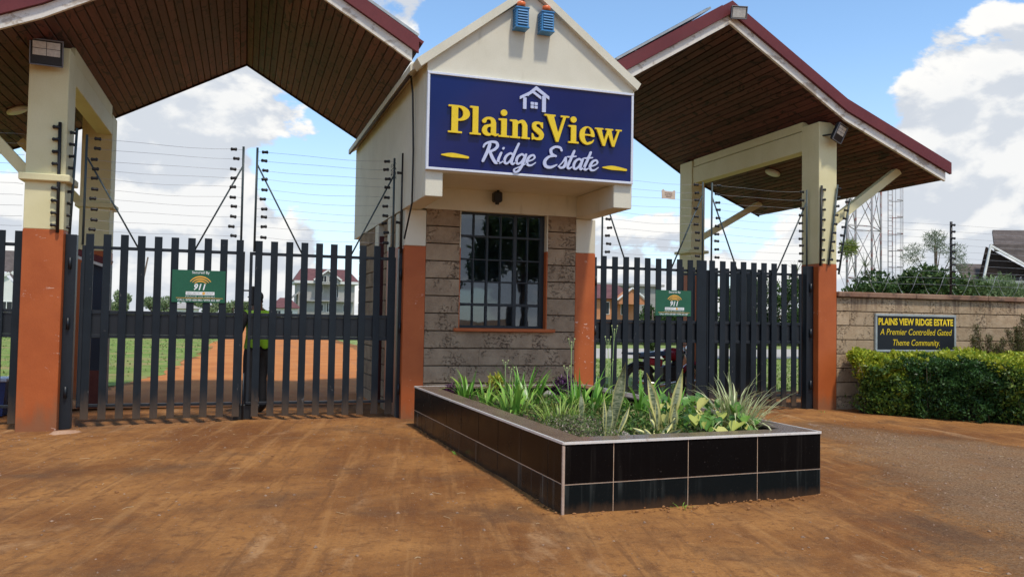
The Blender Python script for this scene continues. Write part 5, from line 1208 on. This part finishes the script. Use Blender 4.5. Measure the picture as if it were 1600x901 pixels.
spiky('dull bronze-green spiky shrub before the wall, the left one of two', 12.1, 10.85, 1.46, 5)
spiky('dull bronze-green spiky shrub before the wall at the right edge, the right one of two', 12.85, 10.8, 1.60, 8)

# ------------------------------------------------------------------ things behind the gates
def tree(name, label, x, y, h, cr, cz, n, size, cols, group=None, tr=.08, lobes=9, up=.2, squash=(1, 1, 1), z0_=0, limbs=7, asp=.5, inner=.3, lobe_r=(.28, .5)):
    t = thing(name, label, 'tree', (x, y, z0_), group); m = MB(); top = Vector((x, y, h*.72))
    m.tube([(x, y, z0_-.1), (x+.02*h, y, h*.35), tuple(top)], [tr, tr*.75, tr*.3], 7); P = []
    for k in range(lobes):
        d = Vector((random.gauss(0, 1), random.gauss(0, 1), random.gauss(0, .8))).normalized(); c = Vector((x+d.x*cr*squash[0]*.62, y+d.y*cr*.62, cz+d.z*(h-cz)*.62))
        rr = cr*random.uniform(*lobe_r); P.append(ell_pts(c, (rr*squash[0], rr, rr*squash[2]), n//lobes, inner))
        if k < limbs: b = Vector((x, y, h*random.uniform(.25, .6))); m.tube([b, b.lerp(c, .5)+Vector((0, 0, .04*h)), c], [tr*.5, tr*.3, tr*.1], 5)
    m.build('trunk', BARK, t); leaves('crown', np.concatenate(P), size, cols, LEAF, t, asp, up); return t
TG = [(.05, .10, .025), (.07, .13, .03), (.10, .16, .04), (.035, .07, .02)]
TL = [(.17, .24, .09), (.22, .29, .12), (.14, .20, .08)]
# house with maroon roof, unfinished, beyond the main gate
def house_block(t, x0, x1, y0, y1, z0_, z1_, mat, name='wall'): return MB().bb(x0, x1, y0, y1, z0_, z1_).build(name, mat, t)
def gable_roof(t, x0, x1, y0, y1, z0_, z1_, mat, along='x', name='roof', ov=.5):
    if along == 'x':
        ym = (y0+y1)/2; v = [(x0-ov, y0-ov, z0_), (x1+ov, y0-ov, z0_), (x1+ov, y1+ov, z0_), (x0-ov, y1+ov, z0_), (x0+1.0, ym, z1_), (x1-1.0, ym, z1_)]
        return MB().add(v, [(0, 1, 5, 4), (1, 2, 5), (2, 3, 4, 5), (3, 0, 4), (3, 2, 1, 0)]).build(name, mat, t)
    xm = (x0+x1)/2; v = [(x0-ov, y0-ov, z0_), (x1+ov, y0-ov, z0_), (x1+ov, y1+ov, z0_), (x0-ov, y1+ov, z0_), (xm, y0-ov, z1_), (xm, y1+ov, z1_)]
    return MB().add(v, [(0, 1, 4), (1, 2, 5, 4), (2, 3, 5), (3, 0, 4, 5), (3, 2, 1, 0)]).build(name, mat, t)
def windows(t, y, rects, mat=DKWIN, frame=HWHITE):
    for x0, x1, z0_, z1_ in rects:
        f = MB(); e = .06; f.bb(x0-e, x1+e, y-.04, y-.002, z1_, z1_+e).bb(x0-e, x1+e, y-.05, y-.002, z0_-e, z0_).bb(x0-e, x0, y-.04, y-.002, z0_, z1_).bb(x1, x1+e, y-.04, y-.002, z0_, z1_).bb((x0+x1)/2-.03, (x0+x1)/2+.03, y-.04, y-.002, z0_, z1_)
        f = f.build('window', frame, t); MB().bb(x0, x1, y-.012, y-.001, z0_, z1_).build('pane', mat, f)
h1 = thing('house', 'unfinished three-storey grey house with maroon roof beyond the road', 'house', (11.8, 134, 0))
house_block(h1, 7.6, 16.2, 130, 139, 0, 6.9, HWALL); MB().bb(7.0, 16.9, 129.4, 139.5, 6.35, 6.75).build('eaves_band', HWHITE, h1)
v = [(7.2, 129.6, 6.7), (16.8, 129.6, 6.7), (16.8, 139.4, 6.7), (7.2, 139.4, 6.7), (8.6, 134.5, 8.55), (15.4, 134.5, 8.55)]
gable_roof(h1, 7.2, 16.6, 130, 139, 6.76, 8.9, ROOFT, ov=.3); 
gb = MB(); gb.prism([(10.2, 6.2), (13.6, 6.2), (13.6, 6.9), (11.9, 8.15), (10.2, 6.9)], 128.6, 130.6); gb.build('gable_wall', HWALL, h1)
bg_ = MB()
for s in (-1, 1): bg_.bar((11.9, 128.4, 8.42), (11.9+s*2.1, 128.4, 6.85), .24, .3)
bg_.build('barge_board', HWHITE, h1); gable_roof(h1, 10.1, 13.7, 128.9, 134, 6.85, 8.35, ROOFT, 'y', 'gable_roof', .25)
windows(h1, 128.6, [(10.9, 11.7, 6.6, 7.5), (12.1, 12.9, 6.6, 7.5)]); windows(h1, 130, [(10.7, 11.3, 5.0, 6.1), (13.2, 13.7, 4.3, 6.1), (14.8, 15.3, 4.3, 6.1), (10.6, 11.4, 2.1, 3.1), (14.5, 15.3, 2.1, 3.1), (12.0, 12.5, 2.0, 3.4)])
MB().bb(8.2, 16.0, 129.2, 130, 3.6, 3.8).build('balcony_slab', HWALL, h1)
for k in range(3): MB().tube([(6.2+k*.0+.9*k, 129.6, 0), (6.2+.9*k, 129.6, 3.3+1.0*k)], .07, 5).build('prop', HWALL, h1)
v = [(5.4, 129, 3.0), (7.6, 129, 5.0), (7.6, 134, 5.0), (5.4, 134, 3.0)]; MB().add(v+[(p[0], p[1], p[2]-.25) for p in v], [(0, 1, 2, 3), (7, 6, 5, 4), (0, 4, 5, 1), (1, 5, 6, 2), (2, 6, 7, 3), (3, 7, 4, 0)]).build('lean_to_roof', HWALL, h1)
h2 = thing('house', 'low bungalow with maroon roof left of the tall unfinished house', 'house', (5, 122, 0))
house_block(h2, 3.7, 7.0, 120, 126, 0, 2.35, HWHITE); gable_roof(h2, 3.7, 7.0, 120, 126, 2.4, 3.9, ROOFT, ov=.5); windows(h2, 120, [(4.0, 4.7, 1.2, 2.0), (5.4, 6.3, 1.2, 2.0)])
h3 = thing('house', 'cream house with steep brown roof at the left edge', 'house', (-24, 92, 0))
house_block(h3, -28, -20.4, 90, 98, 0, 4.3, HWHITE); gable_roof(h3, -27.5, -20.2, 90, 98, 4.3, 7.4, BROWNT, ov=.5)
gb = MB(); gb.prism([(-23.5, 0), (-20.6, 0), (-20.6, 3.7), (-22.0, 5.1), (-23.5, 4.4)], 88, 90.2); gb.build('porch_wall', HWHITE, h3)
bg_ = MB(); bg_.bar((-21.2, 87.9, 4.9), (-24.4, 87.9, 2.9), .22, .3).bar((-21.0, 87.9, 5.0), (-19.8, 87.9, 3.9), .22, .3); bg_.build('barge_board', HWHITE, h3); windows(h3, 88, [(-21.8, -20.9, 1.5, 2.2)])
h4 = thing('house', 'terracotta bungalow with maroon roof beyond the side gate', 'house', (42, 93, 0))
house_block(h4, 38, 45.0, 90, 97, 0, 4.0, HOR); gable_roof(h4, 38, 45, 90, 97, 4.05, 5.9, ROOFT, ov=.6); windows(h4, 90, [(40.6, 41.4, 2.2, 3.6), (43, 43.9, 2.2, 3.6)])
gb = MB(); gb.prism([(42.0, 3.4), (45.4, 3.4), (45.4, 3.9), (43.7, 5.3), (42.0, 3.9)], 88.5, 90.2); gb.build('gable_wall', HOR, h4); bg_ = MB(); bg_.bar((43.7, 88.4, 5.35), (41.6, 88.4, 3.8), .16, .2).bar((43.7, 88.4, 5.35), (45.9, 88.4, 3.8), .16, .2); bg_.build('barge_board', HWHITE, h4)
h5 = thing('building_frame', 'grey unfinished concrete storey rising behind the terracotta bungalow', 'building', (48, 115, 0))
house_block(h5, 49, 60, 112, 120, 0, 6.6, HGREY); house_block(h5, 48.5, 60.5, 111.5, 120.5, 6.65, 7.0, HGREY, 'roof_slab'); windows(h5, 112, [(51, 52.5, 4.4, 6.0), (54, 55.5, 4.4, 6.0)], frame=HGREY)
h6 = thing('shed', 'small white shed far down the verge below the green sign', 'shed', (-6.6, 100, 0))
house_block(h6, -8.0, -5.2, 100, 103, 0, 1.9, HWHITE); gable_roof(h6, -8.0, -5.2, 100, 103, 1.95, 2.6, HGREY, ov=.3); windows(h6, 100, [(-7.4, -6.9, 1.0, 1.6)])
# skyline trees; distance haze is mixed into their leaf colours
for i, (px, hh, yy) in enumerate([(-22, 3.6, 120), (-19.5, 4.0, 112), (-17.2, 3.4, 118), (-14.6, 4.1, 108), (-12, 3.4, 120), (-9.8, 3.0, 116), (-7.2, 3.7, 118), (-4.4, 3.9, 112), (-1.6, 3.1, 120), (.6, 2.9, 118), (2.3, 3.2, 125)]):
    tree('tree', ['leftmost light green tree on the far skyline, beside the orange pillar','broad tree on the far skyline, second from the left','low tree on the far skyline, third from the left','tallest pale tree on the far skyline, left of the leaning pole','tree on the far skyline just right of the leaning pole','low tree on the far skyline left of the white shed','tree on the far skyline behind the white shed','tree on the far skyline right of the white shed below the green sign','small tree on the far skyline left of the latch','smallest tree on the far skyline behind the latch','tree on the far skyline just left of the maroon bungalow'][i], px, yy, hh*1.15, 1.7, hh*.6, 2400, .28, [(.22, .28, .13), (.28, .34, .17), (.18, .24, .11)], 'light green trees on the skyline', .12, 6)
for i, (px, yy, hh) in enumerate([(20, 140, 4.5), (24, 145, 5), (50, 88, 4.5), (46.8, 80, 3.6)]):
    tree('tree', ['distant tree right of the unfinished house, nearer one','distant tree right of the unfinished house, farther one','taller dark tree right of the terracotta bungalow','shorter dark tree right of the terracotta bungalow'][i], px, yy, hh, 1.8, hh*.6, 2000, .30, TG, 'distant dark trees', .14, 6)
# leaning pole
lp_ = thing('utility_pole', 'thin leaning wooden pole far away on the verge', 'pole', (-10.2, 90, 0)); MB().tube([(-10.6, 90, 0), (-9.5, 90, 7.0)], [.12, .08], 6).build('shaft', BARK, lp_)
# dark trees behind the side gate
for i, (px, yy, hh, cr) in enumerate([(17.4, 27.2, 3.55, 1.0), (18.9, 28, 3.9, 1.05), (20.2, 27.5, 3.7, .9), (21.6, 27.8, 3.6, 1.0), (16.0, 30.5, 2.6, .7)]):
    tree('garden_tree', ['round dark green tree behind the side gate, leftmost of the tall ones', 'tallest dark green tree behind the side gate', 'narrow dark green tree behind the side gate, third from the left', 'dark green tree behind the side gate next to the right pillar', 'lower dark shrub-like tree left of the tall trees behind the side gate'][i], px, yy, hh, cr, hh*.5, 5200, .12, TG, 'dark green trees behind the side gate', .07, 9, squash=(1, 1, 1.4))
hg = thing('garden_hedge', 'low clipped green hedge beyond the lane behind the side gate', 'hedge', (26, 44, 0)); n = 16000
P = np.stack([rng.uniform(8, 44, n), rng.uniform(43.4, 44.4, n), rng.uniform(0, .75, n)**.8], 1); leaves('foliage', P, .13, TG+[(.14, .2, .05)], LEAF, hg); MB().bb(8.2, 43.8, 43.6, 44.2, 0, .55).build('twig_mass', nm('hedge_core', (.03, .045, .02), (.05, .06, .025), 9, .95), hg)  # dark box core stands for the shade between the leaves
# beyond the boundary wall
bush('shrub', 'dark green bush above the wall beside the orange pillar', 'shrub', (14.1, 16, 1.9), (.85, .7, .78), 9000, .10, TG, lobes=8)
bush('shrub', 'dark broad-leaved bush above the wall in the middle', 'shrub', (15.75, 16, 1.95), (1.0, .7, .85), 11000, .11, TG, lobes=8)
bush('shrub', 'rounded green bush above the wall behind the black fence pole', 'shrub', (16.9, 16.2, 1.95), (.9, .7, .80), 10000, .10, [(.07, .12, .03), (.1, .15, .04)], lobes=8)
bush('shrub', 'feathery light green bush above the wall left of the brown-roofed house', 'shrub', (18.4, 16.4, 1.9), (1.0, .7, .80), 11000, .15, TL, lobes=8, asp=.14, up=.9)
bush('shrub', 'feathery light green bush above the wall at the right edge', 'shrub', (20.0, 16.4, 1.9), (1.2, .7, .80), 12000, .15, TL+[(.16, .2, .08)], lobes=8, asp=.14, up=.9)
tt = thing('slender_tree', 'slender open-crowned tree standing above the wall against the sky', 'tree', (25.2, 25, 0)); m = MB(); base = Vector((25.2, 25, 0)); m.tube([base, (25.2, 25, 2.6), (25.25, 25, 3.6), (25.3, 25, 4.6)], [.09, .06, .045, .02], 6); tips = []
for (dx, dz, z0_) in ((-1.0, 1.35, 2.9), (-.75, 1.0, 3.0), (-.4, 1.2, 3.3), (0, .9, 3.9), (.4, 1.1, 3.3), (.8, .95, 3.1), (1.15, .9, 2.8), (.95, 1.4, 3.0), (-.2, 1.3, 3.5)):
    p = Vector((25.22, 25, z0_)); q = p+Vector((dx, random.uniform(-.4, .4), dz)); m.tube([p, p.lerp(q, .5)+Vector((0, 0, -.08)), q], [.03, .02, .008], 5); tips.append(q)
m.build('trunk', BARK, tt); leaves('crown', np.concatenate([ell_pts(q, (.42, .4, .26), 230, .0) for q in tips]), .17, [(.13, .18, .09), (.18, .22, .12), (.1, .13, .06)], LEAF, tt, .12, .3)
for i, (x, y, hh) in enumerate(((22.6, 30, 3.7), (26.2, 30, 4.0))):
    t = thing('spiky_tree', ['spiky bare-stemmed plant above the side gate, left one', 'spiky bare-stemmed plant above the side gate, right one'][i], 'plant', (x, y, 0)); m = MB(); m.tube([(x, y, 0), (x+.1, y, hh)], [.06, .03], 6); m.build('stem', BARK, t); P = []
    V = []; F = []; C = []
    for k in range(26):
        d = Vector((random.gauss(0, 1), random.gauss(0, 1), random.uniform(.0, 1.4))).normalized(); p = Vector((x+.1, y, hh)); L = random.uniform(.6, 1.0); s = d.cross(Vector((0, 0, 1))).normalized()*.02; b = len(V)
        V += [tuple(p-s), tuple(p+s), tuple(p+d*L+Vector((0, 0, -.1*L)))]; F.append((b, b+1, b+2)); C += [(.13, .16, .07)]*3
    npmesh('leaf_rosette', V, F, LEAF, t, np.array(C))
# brown roofed house at right, shingle courses built as strips
h7 = thing('house', 'brown-shingled house with white barge boards above the wall at the right edge', 'house', (36, 33, 0))
MB().box((37.5, 33.6, 1.8), (8, 4, 3.6), (0, 0, R(-18))).build('wall', HWHITE, h7)
ap = Vector((33.5, 30, 5.30)); 
def slope(p0, p1, d, n, name='shingle_course', mat=BROWNT):
    p0, p1, d = Vector(p0), Vector(p1), Vector(d); nn = (p1-p0).cross(d).normalized(); nn = nn if nn.z > 0 else -nn
    for k in range(n):
        a = p0+d*(k/n); b = p1+d*(k/n); e = d/n*1.08; V = [a+nn*.06, b+nn*.06, b+e+nn*.02, a+e+nn*.02]; W = [q-nn*.08 for q in V]
        MB().add(V+W, [(0, 1, 2, 3), (7, 6, 5, 4), (0, 4, 5, 1), (1, 5, 6, 2), (2, 6, 7, 3), (3, 7, 4, 0)]).build(name, mat, h7)
u7 = Vector((.95, -.31, 0)); A7 = Vector((33.5, 30, 5.30)); d7 = u7*1.95+Vector((0, -.8, -1.5)); e7 = u7*-.42+Vector((0, -.1, -1.6))
slope(A7, A7+u7*6, d7, 12)
bg_ = MB(); up7 = tuple(u7.cross(Vector((0, 0, 1)))); bg_.bar(A7-Vector((.03, .08, .02)), A7+d7-Vector((.03, .08, .02)), .085, .08, up=up7).bar(A7-Vector((.03, .1, .02)), A7+e7-Vector((.03, .1, .02)), .085, .08, up=up7); bg_.build('barge_board', HWHITE, h7)
MB().add([A7+Vector((.05, .25, -.05)), A7+d7+Vector((0, .25, 0)), A7+e7+Vector((0, .25, 0))], [(0, 1, 2), (2, 1, 0)]).build('gable_panel', DARKW, h7)
B7 = A7+u7*1.1+Vector((0, 2.5, .35)); slope(B7+u7*1.2+Vector((0, 0, .6)), B7+u7*7+Vector((0, 0, .6)), u7*-1.1+Vector((0, -1.4, -1.1)), 9)
slope((34.75, 33.2, 4.60), (38.0, 32.2, 4.60), (-.5, -1.2, -1.05), 7)
MB().bar(tuple(A7+e7*1.02+Vector((.3, 0, -.1))), tuple(A7+e7*1.02+u7*6+Vector((.3, 0, -.1))), .12, .12).build('gutter', HWHITE, h7)

# lattice water-tower legs with caged ladder
tw = thing('lattice_tower', 'tall rusty white lattice tower with a caged ladder beyond the right pillar', 'tower', (35.1, 41, 0))
LX = {'a': (33.9, 40), 'b': (36.3, 40), 'c': (35.6, 42.4), 'd': (33.6+.0, 42.4)}
LX = {'a': (33.75, 40), 'b': (35.55, 40), 'c': (37.7, 42.0), 'd': (35.9, 42.0)}
legs = [(33.75, 40), (35.55, 40), (37.85, 41.8), (36.0, 41.9)]
for x, y in legs: MB().tube([(x, y, 0), (x, y, 13)], .068, 7).build('leg', MAST, tw)
for i in range(4):
    (xa, ya), (xb, yb) = legs[i], legs[(i+1) % 4]
    for z0_ in (.6, 4.2, 7.3, 10.4):
        MB().tube([(xa, ya, z0_), (xb, yb, z0_)], .034, 5).build('girt', MAST, tw)
        zt = {.6: 4.2, 4.2: 7.3, 7.3: 10.4, 10.4: 13}[z0_]
        MB().tube([(xa, ya, z0_), (xb, yb, zt)], .025, 5).build('diagonal', MAST, tw); MB().tube([(xb, yb, z0_), (xa, ya, zt)], .025, 5).build('diagonal', MAST, tw)
ld = MB(); lx, ly = 36.75, 40.0
for dx in (0, .32): ld.tube([(lx+dx, ly, .4), (lx+dx, ly, 13)], .03, 5)
for k in range(40): ld.tube([(lx, ly, .6+k*.31), (lx+.32, ly, .6+k*.31)], .015, 4)
ld.build('ladder', MAST, tw)
cg = MB()
for k in range(10):
    zz = 3.9+k*1.0; pts = [(lx+.16+.42*math.sin(a)+.1, ly-.02-.42*(1-math.cos(a))*.8, zz) for a in np.linspace(-.7, 3.14*1.15, 12)]; cg.tube(pts, .025, 4)
for a in (.6, 1.3, 2.1, 2.8): cg.tube([(lx+.26+.42*math.sin(a), ly-.02-.42*(1-math.cos(a))*.8, 3.9), (lx+.26+.42*math.sin(a), ly-.02-.42*(1-math.cos(a))*.8, 13)], .018, 4)
cg.build('ladder_cage', MAST, tw)
bush('epiphyte_plant', 'tuft of yellow-green leaves growing on the lattice tower', 'plant', (22.9, 27, 4.4), (.35, .3, .35), 900, .22, [(.28, .32, .06), (.16, .22, .05)], asp=.14, stem=False)

# ------------------------------------------------------------------ kiosk, bin, motorcycle, guard
kk = thing('sentry_kiosk', 'narrow dark kiosk with a maroon roof behind the left gate leaf', 'kiosk', (-2.1, 13.6, 0))
MB().bb(-2.30, -1.97, 13.3, 13.95, -.05, 2.12, .01).build('cabin', DOORM, kk); MB().box((-2.16, 13.6, 2.2), (.38, .8, .10), (0, R(18), 0), .01).build('roof', REDF, kk); MB().box((-2.16, 13.19, 2.13), (.38, .03, .04), (0, R(18), 0)).build('roof_trim', FASCIA, kk)
MB().bb(-2.28, -1.99, 13.27, 13.298, -.05, .55).build('kick_panel', DOORF, kk)
bn = thing('rubbish_bin', 'blue bin with pale lid behind the gate at the left edge', 'bin', (-3.2, 12.8, 0))
v = []; 
for zz, s in ((-.02, .15), (.44, .19)): v += [(-3.22-s, 12.8-s, zz), (-3.22+s, 12.8-s, zz), (-3.22+s, 12.8+s, zz), (-3.22-s, 12.8+s, zz)]
MB().add(v, [(3, 2, 1, 0), (0, 1, 5, 4), (1, 2, 6, 5), (2, 3, 7, 6), (3, 0, 4, 7)]).build('body', BINB, bn); MB().bb(-3.43, -3.01, 12.59, 13.01, .44, .49, .012).build('lid', BINL, bn)
# motorcycle, side on, facing right
mx, my = 7.45, 13.6
bk = thing('motorcycle', 'crimson motorcycle parked behind the side gate', 'motorcycle', (mx, my, 0))
def wheel(x):
    m = MB(); pts = [(x+.27*math.cos(a), my, .30+.27*math.sin(a)) for a in np.linspace(0, 2*math.pi, 25)]; m.tube(pts, .045, 8, cap=False); wh = m.build('wheel', RUBBER, bk)
    m = MB(); pts = [(x+.225*math.cos(a), my, .30+.225*math.sin(a)) for a in np.linspace(0, 2*math.pi, 25)]; m.tube(pts, .012, 6, cap=False); m.tube([(x, my-.05, .30), (x, my+.05, .30)], .035, 10)
    for k in range(12): a = k*math.pi/6; m.tube([(x, my, .30), (x+.22*math.cos(a), my, .30+.22*math.sin(a))], .003, 3)
    m.build('rim', CHROME, wh)
wheel(mx-.58); wheel(mx+.60)
m = MB(); m.sphere((mx+.10, my, .80), .2, 14, 9, sc=(1.15, .62, .62)); m.build('fuel_tank', BIKER, bk)
m = MB(); m.box((mx-.34, my, .80), (.55, .22, .09), (0, R(-4), 0), .03); m.build('seat', SEATM, bk)
m = MB(); m.box((mx-.30, my, .66), (.34, .20, .14), (0, R(8), 0), .03); m.build('side_panel', BIKER, bk)
m = MB(); m.bb(mx-.12, mx+.22, my-.11, my+.11, .30, .60, .04).tube([(mx+.12, my, .56), (mx+.20, my, .70)], .07, 10); m.build('engine', BLACK, bk)
m = MB(); m.tube([(mx+.36, my, .86), (mx+.22, my, .40), (mx-.15, my, .30), (mx-.58, my, .30)], .02, 6).tube([(mx+.34, my, .82), (mx-.1, my, .68), (mx-.62, my, .74)], .02, 6).tube([(mx-.35, my, .70), (mx-.58, my-.1, .30)], .018, 6); m.build('frame', BLACK, bk)
m = MB()
for s in (-.07, .07): m.tube([(mx+.60, my+s, .30), (mx+.38, my+s, .92)], .018, 7)
m.build('front_fork', CHROME, bk)
m = MB(); m.tube([(mx+.33, my-.36, 1.03), (mx+.37, my-.12, .98), (mx+.37, my+.12, .98), (mx+.33, my+.36, 1.03)], .013, 6); m.build('handlebar', BLACK, bk)
m = MB(); m.sphere((mx+.47, my, .90), .09, 12, 8, sc=(.9, 1, 1)); m.build('headlight', CHROME, bk)
for s in (-1, 1): MB().tube([(mx+.34, my+s*.28, 1.03), (mx+.36, my+s*.30, 1.16)], .006, 5).box((mx+.36, my+s*.32, 1.20), (.02, .10, .07), None, .01).build('mirror', BLACK, bk)
m = MB(); m.tube([(mx+.60+.33*math.cos(a), my, .30+.33*math.sin(a)) for a in np.linspace(R(20), R(150), 10)], .05, 6); m.build('front_mudguard', BIKER, bk)
m = MB(); m.tube([(mx-.58+.33*math.cos(a), my, .30+.33*math.sin(a)) for a in np.linspace(R(30), R(170), 10)], .05, 6); m.build('rear_mudguard', BLACK, bk)
m = MB(); m.bb(mx-.86, mx-.62, my-.16, my+.16, .80, .83, .006).tube([(mx-.62, my, .80), (mx-.92, my, .84)], .012, 6); m.build('rear_rack', BLACK, bk)
m = MB(); m.tube([(mx+.1, my-.13, .30), (mx-.2, my-.15, .24), (mx-.75, my-.15, .34)], [.025, .035, .04], 8); m.build('exhaust', CHROME, bk)

# guard standing behind the latch of the main gate
def skinned(name, joints, edges, mat, parent, sub=2, root=0):
    me = bpy.data.meshes.new(name); me.from_pydata([j[0] for j in joints], edges, []); o = bpy.data.objects.new(name, me); COL.objects.link(o)
    o.modifiers.new('s', 'SKIN'); 
    for v, j in zip(me.skin_vertices[0].data, joints): v.radius = j[1] if isinstance(j[1], tuple) else (j[1], j[1])
    me.skin_vertices[0].data[root].use_root = True; q = o.modifiers.new('u', 'SUBSURF'); q.levels = sub; q.render_levels = sub
    bpy.context.view_layer.update(); ev = o.evaluated_get(bpy.context.evaluated_depsgraph_get()); nm2 = bpy.data.meshes.new_from_object(ev); bpy.data.objects.remove(o)
    nm2.materials.clear(); nm2.materials.append(mat); nm2.polygons.foreach_set('use_smooth', [True]*len(nm2.polygons)); return nm2
def guard(px, py, face):
    t = thing('person', 'standing guard in black clothes and lime reflective vest behind the gate latch', 'person', (px, py, 0)); J = []; E = []
    def j(x, y, z, r, p=None):
        J.append(((x, y, z), r))
        if p is not None: E.append((p, len(J)-1))
        return len(J)-1
    pel = j(0, 0, .95, (.155, .11)); sp = j(0, .01, 1.12, (.135, .10), pel); ch = j(0, .0, 1.32, (.17, .115), sp); nk = j(0, 0, 1.47, (.06, .06), ch); hd = j(0, -.02, 1.58, (.075, .09), nk); tp = j(0, -.01, 1.69, (.068, .085), hd)
    for s in (-1, 1):
        sh = j(s*.19, 0, 1.40, .062, ch); el = j(s*.30, .03, 1.14, .046, sh); wr = j(s*.20, -.17, 1.02, .032, el); hn = j(s*.15, -.23, 1.0, (.04, .026), wr)
        for f in range(4): k1 = j(s*(.115+.0), -.255-.004*f, 1.03-.022*f, .0095, hn); j(s*.08, -.25-.004*f, 1.03-.022*f, .008, k1)
        th = j(s*.145, -.20, 1.045, .010, hn); j(s*.115, -.215, 1.07, .008, th)
        hp = j(s*.095, 0, .88, .092, pel); kn = j(s*.11, -.01, .49, .062, hp); an = j(s*.12, .02, .10, .040, kn); j(s*.125, -.10, .04, (.045, .03), an)
    me = skinned('body', J, E, SKIN, t); M = Matrix.Rotation(face, 4, 'Z')
    def emit(name, pred, off, mat):
        V = [v.co.copy() for v in me.vertices]; N = [v.normal.copy() for v in me.vertices]; fs = []
        for p in me.polygons:
            c = p.center
            if pred(c): fs.append(tuple(p.vertices))
        us = sorted({i for f in fs for i in f}); mp = {i: k for k, i in enumerate(us)}; b = MB(M); b.add([V[i]+N[i]*off for i in us], [tuple(mp[i] for i in f) for f in fs], 0, True)
        b.v = [tuple(p) for p in b.v]; b.M = Matrix.Translation((px, py, 0)) @ M; return b.build(name, mat, t)
    b = emit('body', lambda c: True, 0, SKIN)
    emit('trousers', lambda c: c.z < 1.0 and c.z > .09 and abs(c.x) < .2 and c.y > -.16, .012, CLOTHB); emit('shoes', lambda c: c.z <= .12, .014, BLACK)
    emit('jacket', lambda c: (c.z > .90 and c.z < 1.47) and not (c.y < -.15), .014, CLOTHB)
    emit('vest', lambda c: c.z > .93 and c.z < 1.44 and abs(c.x) < .185 and c.y > -.14, .024, VEST)
    m = MB(Matrix.Translation((px, py, 0)) @ M); m.sphere((0, -.01, 1.655), .098, 14, 8, sc=(.86, 1.05, .9)); m.box((0, -.12, 1.655), (.13, .09, .014), (R(10), 0, 0), .004); m.build('cap', CLOTHB, t)
    m = MB(Matrix.Translation((px, py, 0)) @ M)
    m.sphere((0, -.125, 1.585), .014, 6, 5, sc=(.8, 1, 1.5)); m.build('nose', SKIN, t)
    for s in (-1, 1):
        m = MB(Matrix.Translation((px, py, 0)) @ M); m.sphere((s*.03, -.107, 1.612), .010, 8, 6); m.build('eye', WHITE, t)
        m = MB(Matrix.Translation((px, py, 0)) @ M); m.sphere((s*.078, 0, 1.59), .02, 8, 6, sc=(.4, .8, 1.3)); m.build('ear', SKIN, t)
    m = MB(Matrix.Translation((px, py, 0)) @ M); m.sphere((0, -.113, 1.545), .018, 8, 5, sc=(1.2, .4, .35)); m.build('mouth', DOORF, t)
guard(.16, 12.25, R(-150))

# ------------------------------------------------------------------ trees across the street behind the camera (they show in the glass and the sign)
for i, (x, y, hh) in enumerate(((-3, -18, 8), (8.6, -21, 7), (15.5, -24, 9))):
    tree('street_tree', ['large tree across the street behind the viewer, on the left', 'large tree across the street behind the viewer, in the middle', 'largest tree across the street behind the viewer, on the right'][i], x, y, hh, 3.4, hh*.62, 9000, .32, TG, None, .25, 11)
print('objects', len(bpy.data.objects))
